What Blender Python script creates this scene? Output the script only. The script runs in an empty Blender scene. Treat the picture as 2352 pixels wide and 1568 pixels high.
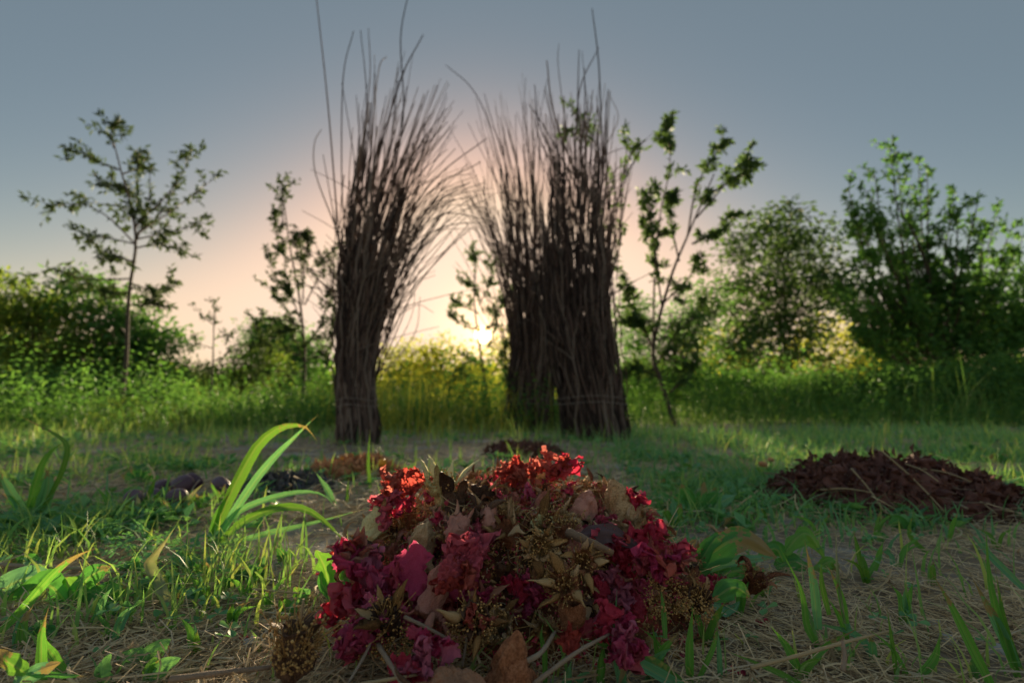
import bpy, math, random
import numpy as np
from mathutils import Vector, Matrix, Euler, noise

random.seed(7)
rng = np.random.default_rng(7)
SC = bpy.context.scene
COL = SC.collection
PI = math.pi

# ------------------------------------------------------------------ camera
F = 1110.7            # focal length in layout pixels (2352 wide)
CAMZ = 0.30
PITCH = math.atan(146.0 / F)
cam = bpy.data.cameras.new('camera')
cam_o = bpy.data.objects.new('camera', cam)
COL.objects.link(cam_o)
SC.camera = cam_o
cam_o.location = (0, 0, CAMZ)
cam_o.rotation_euler = (PI / 2 + PITCH, 0, 0)
cam.sensor_width = 36.0
cam.lens = 36.0 * F / 2352.0
cam.clip_start = 0.01
cam.clip_end = 2000
cam.dof.use_dof = True
cam.dof.focus_distance = 0.62
cam.dof.aperture_fstop = 3.2
cam.dof.aperture_blades = 7

_f = Vector((0, math.cos(PITCH), math.sin(PITCH)))
_u = Vector((0, -math.sin(PITCH), math.cos(PITCH)))
_r = Vector((1, 0, 0))
CAM = Vector((0, 0, CAMZ))
def ray(x, y):
    return _f + _r * ((x - 1176) / F) + _u * ((784 - y) / F)
def at(x, y, Y):
    d = ray(x, y)
    return CAM + d * (Y / d.y)

# ------------------------------------------------------------------ world, sun, exposure
SUN = ray(1110, 768).normalized()
SUN_EL = math.asin(SUN.z)
SUN_AZ = math.atan2(SUN.x, SUN.y)
w = bpy.data.worlds.new("World")
SC.world = w
w.use_nodes = True
nt = w.node_tree
bg = nt.nodes['Background']
sky = nt.nodes.new('ShaderNodeTexSky')
sky.sky_type = 'NISHITA'
sky.sun_disc = False
sky.sun_elevation = SUN_EL
sky.sun_rotation = SUN_AZ
sky.air_density = 1.0
sky.dust_density = 0.8
sky.ozone_density = 1.2
def wn(t, **k):
    n = nt.nodes.new(t)
    for a, b in k.items():
        setattr(n, a, b)
    return n
def vmath(op, a, b=None):
    n = wn('ShaderNodeVectorMath', operation=op)
    for i, v in enumerate((a, b)):
        if v is None: continue
        if isinstance(v, (tuple, list)): n.inputs[i].default_value = v
        else: nt.links.new(v, n.inputs[i])
    return n
def fmath(op, a, b=None, clamp=False):
    n = wn('ShaderNodeMath', operation=op, use_clamp=clamp)
    for i, v in enumerate((a, b)):
        if v is None: continue
        if isinstance(v, (int, float)): n.inputs[i].default_value = v
        else: nt.links.new(v, n.inputs[i])
    return n.outputs[0]
# one film-like response for the whole dome: the bright low sky rolls off softly, the same everywhere
sep = wn('ShaderNodeSeparateColor'); nt.links.new(sky.outputs[0], sep.inputs[0])
cmb = wn('ShaderNodeCombineColor')
for i, (top, x0, fl) in enumerate(((0.92, 3.75, 0.160), (0.60, 4.3, 0.212), (0.38, 4.6, 0.250))):
    q = fmath('POWER', fmath('DIVIDE', sep.outputs[i], x0), 3.2)
    e = fmath('EXPONENT', fmath('MULTIPLY', q, -1.0))
    nt.links.new(fmath('ADD', fmath('MULTIPLY', fmath('SUBTRACT', 1.0, e), top), fl), cmb.inputs[i])
a4 = cmb.outputs[0]
geo = wn('ShaderNodeNewGeometry')
dt = vmath('DOT_PRODUCT', geo.outputs['Incoming'], tuple(-SUN)).outputs['Value']
ang = fmath('ARCCOSINE', fmath('MINIMUM', dt, 0.9999999))
# the sun itself and its narrow aureole
disc = fmath('MULTIPLY', fmath('SUBTRACT', 1.0, fmath('MULTIPLY', fmath('SUBTRACT', ang, math.radians(0.8)), 1 / math.radians(0.25), clamp=True)), 16.0)
aur = fmath('MULTIPLY', fmath('EXPONENT', fmath('MULTIPLY', ang, -1 / math.radians(2.6))), 2.0)
aur2 = fmath('MULTIPLY', fmath('EXPONENT', fmath('MULTIPLY', ang, -1 / math.radians(7))), 0.22)
tot = fmath('ADD', disc, fmath('ADD', aur, aur2))
g = vmath('SCALE', (1.0, 0.60, 0.22)); nt.links.new(tot, g.inputs['Scale'])
fin = vmath('ADD', a4, g.outputs[0]).outputs[0]
nt.links.new(fin, bg.inputs['Color'])
bg.inputs['Strength'].default_value = 0.262

sl = bpy.data.lights.new('sun', 'SUN')
sl.energy = 5.0
sl.angle = math.radians(2.5)
sl.color = (1.0, 0.78, 0.50)
so = bpy.data.objects.new('sun', sl)
COL.objects.link(so)
so.rotation_euler = (-SUN).to_track_quat('-Z', 'Y').to_euler()
so.location = (0, 0, 20)

SC.view_settings.view_transform = 'Standard'
SC.view_settings.look = 'None'
SC.view_settings.gamma = 1.0
SC.view_settings.use_curve_mapping = False
SC.view_settings.exposure = 1.9
SC.cycles.max_bounces = 8
SC.cycles.sample_clamp_indirect = 6.0

# ------------------------------------------------------------------ object helpers
def tag(o, label=None, cat=None, group=None, kind=None):
    if label: o['label'] = label
    if cat: o['category'] = cat
    if group: o['group'] = group
    if kind: o['kind'] = kind
    return o
def empty(name, loc, label=None, cat=None, group=None):
    o = bpy.data.objects.new(name, None)
    o.empty_display_size = 0.02
    COL.objects.link(o)
    o.location = loc
    return tag(o, label, cat, group)
def link(name, me, parent=None, loc=None):
    o = bpy.data.objects.new(name, me)
    COL.objects.link(o)
    if parent: o.parent = parent
    if loc is not None: o.location = loc
    return o

class MB:
    """collects triangles / quads as numpy blocks and links them as one mesh"""
    def __init__(s): s.v = []; s.q = []; s.n = 0
    def add(s, verts, faces):
        verts = np.asarray(verts, dtype=np.float64).reshape(-1, 3)
        faces = np.asarray(faces, dtype=np.int64)
        s.v.append(verts); s.q.append(faces + s.n); s.n += len(verts)
    def mesh(s, name, mat, smooth=True, off=None):
        V = np.concatenate(s.v) if s.v else np.zeros((0, 3))
        if off is not None: V = V - np.asarray(off)
        me = bpy.data.meshes.new(name)
        me.vertices.add(len(V)); me.vertices.foreach_set('co', V.ravel().astype(np.float32))
        loops = np.concatenate([q.ravel() for q in s.q]); tot = np.concatenate([np.full(len(q), q.shape[1]) for q in s.q])
        me.loops.add(len(loops)); me.loops.foreach_set('vertex_index', loops.astype(np.int32))
        me.polygons.add(len(tot))
        st = np.concatenate([[0], np.cumsum(tot)[:-1]])
        me.polygons.foreach_set('loop_start', st.astype(np.int32))
        if smooth: me.polygons.foreach_set('use_smooth', np.ones(len(tot), dtype=bool))
        me.update(calc_edges=True)
        if mat: me.materials.append(mat)
        return me
    def build(s, name, mat, parent=None, off=None, smooth=True):
        o = link(name, s.mesh(name, mat, smooth, off), parent)
        if off is not None and not parent: o.location = off
        return o

def grid_faces(nr, nc, close=False, base=0):
    r = np.arange(nr - 1)[:, None]; c = np.arange(nc if close else nc - 1)[None, :]
    c2 = (c + 1) % nc
    a = r * nc + c; b = r * nc + c2; d = (r + 1) * nc + c2; e = (r + 1) * nc + c
    return np.stack([a, b, d, e], -1).reshape(-1, 4) + base

def grid_uv(me, nr, nc):
    uv = me.uv_layers.new(name='UVMap')
    vi = np.empty(len(me.loops), dtype=np.int32); me.loops.foreach_get('vertex_index', vi)
    u = (vi % nc) / (nc - 1); v = (vi // nc) / (nr - 1)
    uv.data.foreach_set('uv', np.stack([u, v], 1).ravel().astype(np.float32))
def smooth_path(pts, n):
    """Catmull-Rom through the points, n samples"""
    P = [np.array(p, float) for p in pts]
    P = [2 * P[0] - P[1]] + P + [2 * P[-1] - P[-2]]
    m = len(P) - 3
    out = []
    for i in range(n):
        t = i / (n - 1) * m
        k = min(int(t), m - 1); u = t - k
        a, b, c, d = P[k], P[k + 1], P[k + 2], P[k + 3]
        out.append(0.5 * ((2 * b) + (c - a) * u + (2 * a - 5 * b + 4 * c - d) * u * u + (3 * b - a - 3 * c + d) * u ** 3))
    return np.array(out)

def tube(mb, path, rad, sides=6, cap=True):
    path = np.asarray(path, float); n = len(path)
    rad = np.broadcast_to(np.asarray(rad, float), (n,))
    tan = np.gradient(path, axis=0); tan /= np.linalg.norm(tan, axis=1)[:, None] + 1e-12
    ref = np.array([0.31, 0.9, 0.2]) if abs(tan[0][2]) > 0.7 else np.array([0.05, 0.1, 1.0])
    s = np.cross(tan, ref); s /= np.linalg.norm(s, axis=1)[:, None] + 1e-12
    u = np.cross(s, tan)
    th = np.arange(sides) / sides * 2 * PI
    V = path[:, None, :] + rad[:, None, None] * (np.cos(th)[None, :, None] * s[:, None, :] + np.sin(th)[None, :, None] * u[:, None, :])
    b = mb.n
    mb.add(V.reshape(-1, 3), grid_faces(n, sides, True))
    if cap:
        mb.add(path[-1:], np.zeros((0, 3), int))
        t = mb.n - 1
        k = b + (n - 1) * sides
        mb.q.append(np.array([[k + i, k + (i + 1) % sides, t] for i in range(sides)]))

def leaves(mb, pos, dirs, nor, L, W, fold=0.25):
    """many four-vertex folded leaves in one go"""
    n = len(pos)
    dirs = dirs / (np.linalg.norm(dirs, axis=1)[:, None] + 1e-9)
    side = np.cross(dirs, nor); side /= np.linalg.norm(side, axis=1)[:, None] + 1e-9
    up = np.cross(side, dirs)
    L = np.broadcast_to(L, (n,))[:, None]; W = np.broadcast_to(W, (n,))[:, None]
    v0 = pos; v2 = pos + dirs * L - up * L * 0.12
    mid = pos + dirs * L * 0.48 + up * W * fold
    v1 = mid + side * W * 0.5; v3 = mid - side * W * 0.5
    V = np.stack([v0, v1, v2, v3], 1).reshape(-1, 3)
    k = np.arange(n)[:, None] * 4
    mb.add(V, np.concatenate([k + np.array([[0, 1, 2]]), k + np.array([[0, 2, 3]])]))

def blades(mb, base, head, hgt, wid, bend, segs=3, zbase=None):
    """many curved grass blades: base (n,3), heading angle, height, width, bend"""
    n = len(base)
    dx = np.cos(head); dy = np.sin(head)
    tw = head + PI / 2 + rng.normal(0, 0.5, n)
    sx = np.cos(tw); sy = np.sin(tw)
    rows = []
    for i in range(segs + 1):
        t = i / segs
        ww = wid * (1 - t ** 1.6) * 0.5
        out = bend * t ** 2 * hgt
        z = hgt * (t - 0.35 * bend * t ** 3)
        c = base + np.stack([dx * out, dy * out, z], 1)
        s = np.stack([sx * ww, sy * ww, np.zeros(n)], 1)
        if i < segs: rows += [c - s, c + s]
        else: rows += [c]
    m = 2 * segs + 1
    V = np.stack(rows, 1).reshape(-1, 3)
    k = np.arange(n)[:, None] * m
    for i in range(segs - 1):
        mb_f = k + np.array([[2 * i, 2 * i + 1, 2 * i + 3, 2 * i + 2]])
        mb.q.append(mb_f + mb.n)
    mb.q.append(k + np.array([[2 * segs - 2, 2 * segs - 1, 2 * segs]]) + mb.n)
    mb.v.append(V); mb.n += len(V)

_H = rng.random((256, 256))
def vnoise(x, y, sc=1.0, seed=0):
    x = np.asarray(x) * sc + seed * 17.3 + 1000; y = np.asarray(y) * sc + seed * 9.1 + 1000
    i = np.floor(x).astype(int); j = np.floor(y).astype(int); u = x - i; v = y - j
    u = u * u * (3 - 2 * u); v = v * v * (3 - 2 * v)
    h = lambda a, b: _H[a % 256, b % 256]
    return (h(i, j) * (1 - u) + h(i + 1, j) * u) * (1 - v) + (h(i, j + 1) * (1 - u) + h(i + 1, j + 1) * u) * v

# ------------------------------------------------------------------ materials
def new_mat(name):
    m = bpy.data.materials.new(name); m.use_nodes = True
    return m, m.node_tree, m.node_tree.nodes['Principled BSDF'], m.node_tree.nodes['Material Output']
def ramp(t, cols, fac, interp='LINEAR'):
    r = t.nodes.new('ShaderNodeValToRGB'); r.color_ramp.interpolation = interp
    el = r.color_ramp.elements
    while len(el) < len(cols): el.new(0.5)
    for i, c in enumerate(cols):
        if len(c) == 4: p, c = c[0], c[1:]
        else: p = i / max(1, len(cols) - 1)
        el[i].position = p; el[i].color = (*c, 1)
    t.links.new(fac, r.inputs[0])
    return r.outputs[0]
def tnoise(t, scale, detail=4, rough=0.6, coord='Object', dist=0.0, stretch=None):
    tc = t.nodes.new('ShaderNodeTexCoord')
    n = t.nodes.new('ShaderNodeTexNoise')
    n.inputs['Scale'].default_value = scale; n.inputs['Detail'].default_value = detail
    n.inputs['Roughness'].default_value = rough; n.inputs['Distortion'].default_value = dist
    src = tc.outputs[coord]
    if stretch:
        mp = t.nodes.new('ShaderNodeMapping'); mp.inputs['Scale'].default_value = stretch
        t.links.new(src, mp.inputs[0]); src = mp.outputs[0]
    t.links.new(src, n.inputs['Vector'])
    return n.outputs[0]
def bump(t, bs, h, strength, dist):
    b = t.nodes.new('ShaderNodeBump'); b.inputs['Strength'].default_value = strength; b.inputs['Distance'].default_value = dist
    t.links.new(h, b.inputs['Height']); t.links.new(b.outputs[0], bs.inputs['Normal'])
    return b
def mixf(t, a, b, f):
    m = t.nodes.new('ShaderNodeMath'); m.operation = 'MULTIPLY_ADD'
    t.links.new(b, m.inputs[0]); m.inputs[1].default_value = f
    s = t.nodes.new('ShaderNodeMath'); s.operation = 'MULTIPLY'; s.inputs[1].default_value = 1 - f
    t.links.new(a, s.inputs[0]); t.links.new(s.outputs[0], m.inputs[2])
    return m.outputs[0]
def mat_leaf(name, cols, trans=0.45, rough=0.5, nscale=9.0, coord='Object', island=True, tcol=1.25, spec=0.35, veins=None):
    m, t, bs, out = new_mat(name)
    nz = tnoise(t, nscale, 3, 0.6, coord)
    if island:
        gi = t.nodes.new('ShaderNodeNewGeometry')
        fac = mixf(t, gi.outputs['Random Per Island'], nz, 0.45)
    else: fac = nz
    c = ramp(t, cols, fac)
    t.links.new(c, bs.inputs['Base Color'])
    bs.inputs['Roughness'].default_value = rough
    bs.inputs['Specular IOR Level'].default_value = spec
    tr = t.nodes.new('ShaderNodeBsdfTranslucent')
    hs = t.nodes.new('ShaderNodeMix'); hs.data_type = 'RGBA'; hs.blend_type = 'MULTIPLY'; hs.inputs[0].default_value = 1.0
    t.links.new(c, hs.inputs[6]); hs.inputs[7].default_value = (tcol * 1.15, tcol * 1.1, tcol * 0.55, 1)
    t.links.new(hs.outputs[2], tr.inputs['Color'])
    mx = t.nodes.new('ShaderNodeMixShader'); mx.inputs[0].default_value = trans
    t.links.new(bs.outputs[0], mx.inputs[1]); t.links.new(tr.outputs[0], mx.inputs[2])
    t.links.new(mx.outputs[0], out.inputs['Surface'])
    if veins:
        wv = tnoise(t, 1.0, 2, 0.5, 'UV', 0, (veins, veins * .02, 1))
        oi = t.nodes.new('ShaderNodeObjectInfo')
        uvn = t.nodes.new('ShaderNodeTexCoord'); sp = t.nodes.new('ShaderNodeSeparateXYZ'); t.links.new(uvn.outputs['UV'], sp.inputs[0])
        # pale midrib, fine length-wise veins, browned and spotted tip
        mid = t.nodes.new('ShaderNodeMath'); mid.operation = 'COMPARE'; mid.inputs[1].default_value = .5; mid.inputs[2].default_value = .05; t.links.new(sp.outputs[0], mid.inputs[0])
        st = ramp(t, [(0.35, .68, .68, .68), (0.62, 1.2, 1.2, 1.15)] if veins > 10 else [(0.35, .9, .9, .9), (0.62, 1.06, 1.06, 1.04)], wv)
        k1 = t.nodes.new('ShaderNodeMix'); k1.data_type = 'RGBA'; k1.blend_type = 'MULTIPLY'; k1.inputs[0].default_value = 1; t.links.new(c, k1.inputs[6]); t.links.new(st, k1.inputs[7])
        k2 = t.nodes.new('ShaderNodeMix'); k2.data_type = 'RGBA'; k2.inputs[7].default_value = (.35, .45, .16, 1); mm = t.nodes.new('ShaderNodeMath'); mm.operation = 'MULTIPLY'; mm.inputs[1].default_value = .45; t.links.new(mid.outputs[0], mm.inputs[0]); t.links.new(mm.outputs[0], k2.inputs[0]); t.links.new(k1.outputs[2], k2.inputs[6])
        age = t.nodes.new('ShaderNodeMath'); age.operation = 'MULTIPLY_ADD'; t.links.new(sp.outputs[1], age.inputs[0]); age.inputs[1].default_value = .55
        nn = tnoise(t, 90, 4, .7, 'Object'); hh = mixf(t, nn, oi.outputs['Random'], .35); t.links.new(hh, age.inputs[2])
        sf = ramp(t, [(0.97, 0, 0, 0), (1.12, 1, 1, 1)], age.outputs[0])
        k3 = t.nodes.new('ShaderNodeMix'); k3.data_type = 'RGBA'; k3.inputs[7].default_value = (.32, .25, .13, 1); t.links.new(sf, k3.inputs[0]); t.links.new(k2.outputs[2], k3.inputs[6])
        t.links.new(k3.outputs[2], bs.inputs['Base Color']); t.links.new(k3.outputs[2], hs.inputs[6])
        bump(t, bs, wv, 0.5, 0.0012)
    return m
def mat_rough(name, cols, nscale=20, detail=6, bumpd=0.004, bs_=0.6, rough=0.85, island=0.0, stretch=None, spec=0.2, coord='Object', trans=0.0, objrand=0.0, interp='LINEAR', bscale=None, dist=0.0):
    m, t, bs, out = new_mat(name)
    nz = tnoise(t, nscale, detail, 0.62, coord, dist, stretch)
    fac = nz
    if island:
        gi = t.nodes.new('ShaderNodeNewGeometry'); fac = mixf(t, nz, gi.outputs['Random Per Island'], island)
    if objrand:
        oi = t.nodes.new('ShaderNodeObjectInfo'); fac = mixf(t, fac, oi.outputs['Random'], objrand)
    c = ramp(t, cols, fac, interp)
    t.links.new(c, bs.inputs['Base Color']); bs.inputs['Roughness'].default_value = rough
    bs.inputs['Specular IOR Level'].default_value = spec
    if bumpd:
        h = tnoise(t, bscale, 5, 0.65, coord, dist, stretch) if bscale else nz
        bump(t, bs, h, bs_, bumpd)
    if trans:
        tr = t.nodes.new('ShaderNodeBsdfTranslucent'); t.links.new(c, tr.inputs['Color'])
        mx = t.nodes.new('ShaderNodeMixShader'); mx.inputs[0].default_value = trans
        t.links.new(bs.outputs[0], mx.inputs[1]); t.links.new(tr.outputs[0], mx.inputs[2])
        t.links.new(mx.outputs[0], out.inputs['Surface'])
    return m

M = {}
M['soil'] = mat_rough('soil', [(0.10, 0.07, 0.045), (0.24, 0.18, 0.12), (0.38, 0.31, 0.23), (0.30, 0.22, 0.14)], 30, 12, 0.012, 1.0, 0.95, bscale=90)
_t = M['soil'].node_tree; _b = _t.nodes['Principled BSDF']; _c = _b.inputs['Base Color'].links[0].from_socket
_n = tnoise(_t, 2.3, 6, .65); _g = ramp(_t, [(0.50, 0, 0, 0), (0.60, 1, 1, 1)], _n)
_gc = ramp(_t, [(0.30, 0.27, 0.24), (0.60, 0.57, 0.53)], tnoise(_t, 60, 8, .7))
_m = _t.nodes.new('ShaderNodeMix'); _m.data_type = 'RGBA'; _t.links.new(_g, _m.inputs[0]); _t.links.new(_c, _m.inputs[6]); _t.links.new(_gc, _m.inputs[7]); _t.links.new(_m.outputs[2], _b.inputs['Base Color'])
M['straw'] = mat_rough('dry_straw', [(0.25, 0.163, 0.088), (0.6, 0.438, 0.237), (0.825, 0.65, 0.388), (0.525, 0.45, 0.338)], 3, 2, 0, island=0.85, rough=0.7, trans=0.25, spec=0.3)
M['grass'] = mat_leaf('grass_green', [(0.09, 0.21, 0.07), (0.16, 0.35, 0.12), (0.27, 0.47, 0.16), (0.44, 0.54, 0.18), (0.62, 0.52, 0.30)], 0.5, nscale=1.2)
M['grass_deep'] = mat_leaf('grass_deep', [(0.09, 0.24, 0.12), (0.14, 0.35, 0.16), (0.21, 0.46, 0.19), (0.34, 0.52, 0.20)], 0.45, nscale=1.2)
M['blade'] = mat_leaf('blade_green', [(0.095, 0.284, 0.068), (0.149, 0.405, 0.081), (0.243, 0.513, 0.095)], 0.5, nscale=14, island=False, veins=14)
M['blade_yellow'] = mat_leaf('blade_bright', [(0.10, 0.26, 0.045), (0.15, 0.34, 0.06), (0.20, 0.36, 0.07)], 0.3, spec=.15, nscale=9, island=False, veins=14)
M['blade_blue'] = mat_leaf('blade_bluish', [(0.095, 0.297, 0.149), (0.149, 0.392, 0.203), (0.23, 0.472, 0.216)], 0.4, nscale=12, island=False, veins=14)
M['blade_dry'] = mat_leaf('blade_withered', [(0.20, 0.17, 0.10), (0.45, 0.42, 0.32), (0.14, 0.28, 0.08), (0.50, 0.45, 0.36)], 0.35, nscale=30, island=False, tcol=1.0)
M['blade_spot'] = mat_leaf('blade_spotted', [(0.3, 0.10, 0.26, 0.05), (0.55, 0.12, 0.29, 0.06), (0.62, 0.42, 0.36, 0.10), (0.75, 0.38, 0.22, 0.10)], 0.45, nscale=55, island=False)
M['clover'] = mat_leaf('clover_green', [(0.065, 0.22, 0.10), (0.12, 0.33, 0.15), (0.20, 0.46, 0.18), (0.34, 0.56, 0.19)], 0.4, nscale=10)
M['weed'] = mat_leaf('broad_leaf', [(0.054, 0.216, 0.068), (0.095, 0.324, 0.081), (0.176, 0.446, 0.108)], 0.4, nscale=24, island=False, veins=7)
M['weed_blue'] = mat_leaf('broad_leaf_bluish', [(0.081, 0.27, 0.162), (0.162, 0.405, 0.243), (0.27, 0.513, 0.297)], 0.35, nscale=24, island=False, veins=7)
M['weed_bright'] = mat_leaf('broad_leaf_bright', [(0.10, 0.30, 0.055), (0.17, 0.40, 0.07), (0.25, 0.48, 0.09)], 0.4, nscale=24, island=False, veins=7)
M['tree_dark'] = mat_leaf('tree_leaf_dark', [(0.045, 0.09, 0.04), (0.075, 0.14, 0.055), (0.11, 0.20, 0.06)], 0.3, nscale=0.8, rough=.65, spec=.12)
M['tree_fine'] = mat_leaf('tree_leaf_fine', [(0.035, 0.06, 0.035), (0.06, 0.10, 0.045), (0.09, 0.14, 0.05)], 0.2, nscale=0.8, rough=.7, spec=.1)
M['tree_mid'] = mat_leaf('tree_leaf_green', [(0.045, 0.13, 0.045), (0.085, 0.21, 0.06), (0.15, 0.29, 0.07)], 0.38, nscale=0.8, rough=.65, spec=.12)
M['tree_gold'] = mat_leaf('tree_leaf_golden', [(0.07, 0.14, 0.04), (0.13, 0.22, 0.05), (0.26, 0.30, 0.06)], 0.42, nscale=0.7, rough=.65, spec=.12)
M['hedge_glow'] = mat_leaf('hedge_leaf_glow', [(0.12, 0.18, 0.035), (0.24, 0.28, 0.05), (0.42, 0.38, 0.07)], 0.6, nscale=0.7, rough=.65, spec=.12)  # gold of the low sun shining through the leaves, put into their colour
M['herb'] = mat_leaf('tall_herb', [(0.06, 0.17, 0.055), (0.11, 0.25, 0.07), (0.19, 0.32, 0.09), (0.36, 0.36, 0.14)], 0.42, nscale=0.9, spec=.15)
M['bark'] = mat_rough('bark', [(0.045, 0.035, 0.028), (0.12, 0.095, 0.075)], 30, 6, 0.01)
M['stick'] = mat_rough('dry_stick', [(0.30, 0.030, 0.023, 0.022), (0.45, 0.08, 0.056, 0.050), (0.6, 0.15, 0.105, 0.09), (0.75, 0.22, 0.18, 0.155)], 9, 6, 0.004, objrand=0.7, stretch=(4, 4, 0.5), bscale=60)
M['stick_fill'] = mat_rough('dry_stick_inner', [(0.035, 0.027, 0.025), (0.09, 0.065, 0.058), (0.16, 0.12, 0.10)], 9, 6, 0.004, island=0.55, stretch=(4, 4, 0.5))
M['wire'] = mat_rough('binding_wire', [(0.3, 0.27, 0.24), (0.4, 0.36, 0.33)], 20, 2, 0)

# ------------------------------------------------------------------ terrain
def gh(x, y):
    x = np.asarray(x, float); y = np.asarray(y, float)
    r = np.hypot(x, y)
    h = 0.010 * (vnoise(x, y, 7, 1) - 0.5) + 0.006 * (vnoise(x, y, 23, 2) - 0.5) + 0.003 * (vnoise(x, y, 70, 5) - 0.5)
    h = h + 0.05 * (vnoise(x, y, 0.9, 3) - 0.5) * np.clip((r - 1.2) / 3, 0, 1) + 0.25 * (vnoise(x, y, 0.15, 4) - 0.5) * np.clip((r - 8) / 15, 0, 1)
    return h
MC = (0.02, 0.87)
def mound(x, y):
    x = np.asarray(x, float); y = np.asarray(y, float)
    rho = np.sqrt(((x - MC[0]) / 0.285) ** 2 + ((y - MC[1]) / 0.27) ** 2)
    a = np.clip(1 - rho ** 2.7, 0, 1) ** 0.85
    return a * (0.148 + 0.03 * (vnoise(x, y, 14, 6) - 0.5) + 0.02 * (vnoise(x, y, 40, 7) - 0.5))
def surf(x, y):
    return gh(x, y) + mound(x, y)
def hit(px, py, fn=surf, d0=0.3, d1=30.0, lift=0.0):
    d = ray(px, py); prev = None
    t = d0
    while t < d1:
        p = CAM + d * t
        if p.z <= float(fn(p.x, p.y)) + lift: return p
        t *= 1.004
    return CAM + d * d1
def ground_at(px, Y):
    """ground point under layout column px at depth Y"""
    x = (px - 1176) / F * Y * 1.0
    return Vector((x, Y, float(gh(x, Y))))

def axis(lo, hi, n, c=0.0, k=5.2):
    s = np.linspace(-1, 1, n); a = np.sinh(s * k) / math.sinh(k)
    return np.where(a < 0, c - a * (lo - c), c + a * (hi - c))
gx = axis(-400, 400, 330, 0.0, 6.6); gy = axis(-60, 500, 330, 0.7, 6.6)
X, Y_ = np.meshgrid(gx, gy)
mb = MB(); mb.add(np.stack([X, Y_, gh(X, Y_)], -1).reshape(-1, 3), grid_faces(330, 330))
tag(mb.build('ground', M['soil']), kind='structure')

# ------------------------------------------------------------------ bundles of sticks
def jitter_path(p0, n, amp, seed):
    off = np.array([[noise.noise(Vector((i * 0.55, seed * 3.7, 1.0))), noise.noise(Vector((i * 0.55, seed * 3.7, 9.0))), 0] for i in range(n)])
    return p0 + off * amp
def bundle(name, Y, prof, n_parts, n_fill, label, zend, rad=(0.006, 0.011), flare=0.5, seed=0, extras=()):
    """prof: list of (py, left px, right px); the sticks fill a round column whose width follows it"""
    rr = np.random.default_rng(seed)
    zs, xc, hw = [], [], []
    for (py, a, b) in prof:
        pa = at(a, py, Y); pb = at(b, py, Y)
        zs.append(pa.z); xc.append((pa.x + pb.x) / 2); hw.append((pb.x - pa.x) / 2)
    zs = np.array(zs); xc = np.array(xc); hw = np.array(hw)
    root = empty(name, (xc[0], Y, float(gh(xc[0], Y))), label, 'stick bundle', 'bundles of dry sticks standing in the grass')
    O = np.array(root.location)
    def path(front, top=None):
        th = rr.uniform(0, 2 * PI)
        if front: th = -PI / 2 + rr.normal(0, 0.75) if rr.random() < 0.75 else rr.uniform(0, 2 * PI)
        q = math.sqrt(rr.uniform(0.55 if front else 0.0, 1.0))
        ztop = zend[0] * (.45 if not front else .8) + (zend[1] - zend[0] * (.45 if not front else .8)) * rr.beta(1.3, 2.6 if front else 3.4)
        n = 13
        z = np.linspace(-0.03, ztop, n)
        h = np.interp(z, zs, hw); c = np.interp(z, zs, xc)
        dh = rr.normal(0, 0.35)
        th2 = th + dh * np.linspace(0, 1, n)
        qq = q * (1 + 0.15 * rr.normal() * np.linspace(0, 1, n))
        hd = np.minimum(h, hw[0] * 1.2 + 0.35 * np.maximum(h - hw[0] * 1.2, 0))   # shallower fan in depth
        p = np.stack([c + h * qq * np.cos(th2), Y + hd * qq * np.sin(th2), z + float(gh(xc[0], Y))], 1)
        p = jitter_path(p, n, 0.05, rr.uniform(0, 99) + seed); p[1:-1] += rr.normal(0, .0045, (n - 2, 3))
        return p
    def shape(mb_, p, r):
        n = len(p)
        tube(mb_, p - O, r * np.linspace(1.0, 0.45, n) * (1 + rr.uniform(-.16, .22, n)), 5)
    for i in range(n_parts):
        p = path(True); mb_ = MB(); shape(mb_, p, rr.uniform(*rad))
        if rr.random() < 0.5:                                  # a side twig on the stick
            k = rr.integers(7, 11); d = np.array([rr.normal(0, 0.2), rr.normal(0, 0.12), rr.uniform(0.15, 0.4)])
            tw = np.array([p[k] - O + d * s + np.array([d[0] * 0.5, 0, 0]) * s * s for s in np.linspace(0, 1, 5)])
            tube(mb_, tw, np.linspace(0.0045, 0.002, 5), 4)
        mb_.build('stick', M['stick'], root)
    for pts, r in extras:
        q = smooth_path([tuple(at(x, y, Y + dy)) for (x, y, dy) in pts], 16)
        mb_ = MB(); tube(mb_, q - O, r * np.linspace(1.0, 0.5, 16), 5); mb_.build('stick', M['stick'], root)
    mb_ = MB()
    for i in range(n_fill): shape(mb_, path(False), rr.uniform(*rad))
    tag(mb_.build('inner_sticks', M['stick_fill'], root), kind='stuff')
    for zz in (0.31, 0.36):
        c = float(np.interp(zz, zs, xc)); h = float(np.interp(zz, zs, hw)) * 1.12
        th = np.linspace(0, 2 * PI, 40)
        wp = np.stack([c + h * np.cos(th), Y + h * np.sin(th), zz + 0.01 * np.sin(3 * th) + float(gh(xc[0], Y))], 1) - O
        mb_ = MB(); tube(mb_, wp, 0.0018, 4, False); mb_.build('binding_wire', M['wire'], root)
    return root

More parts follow.
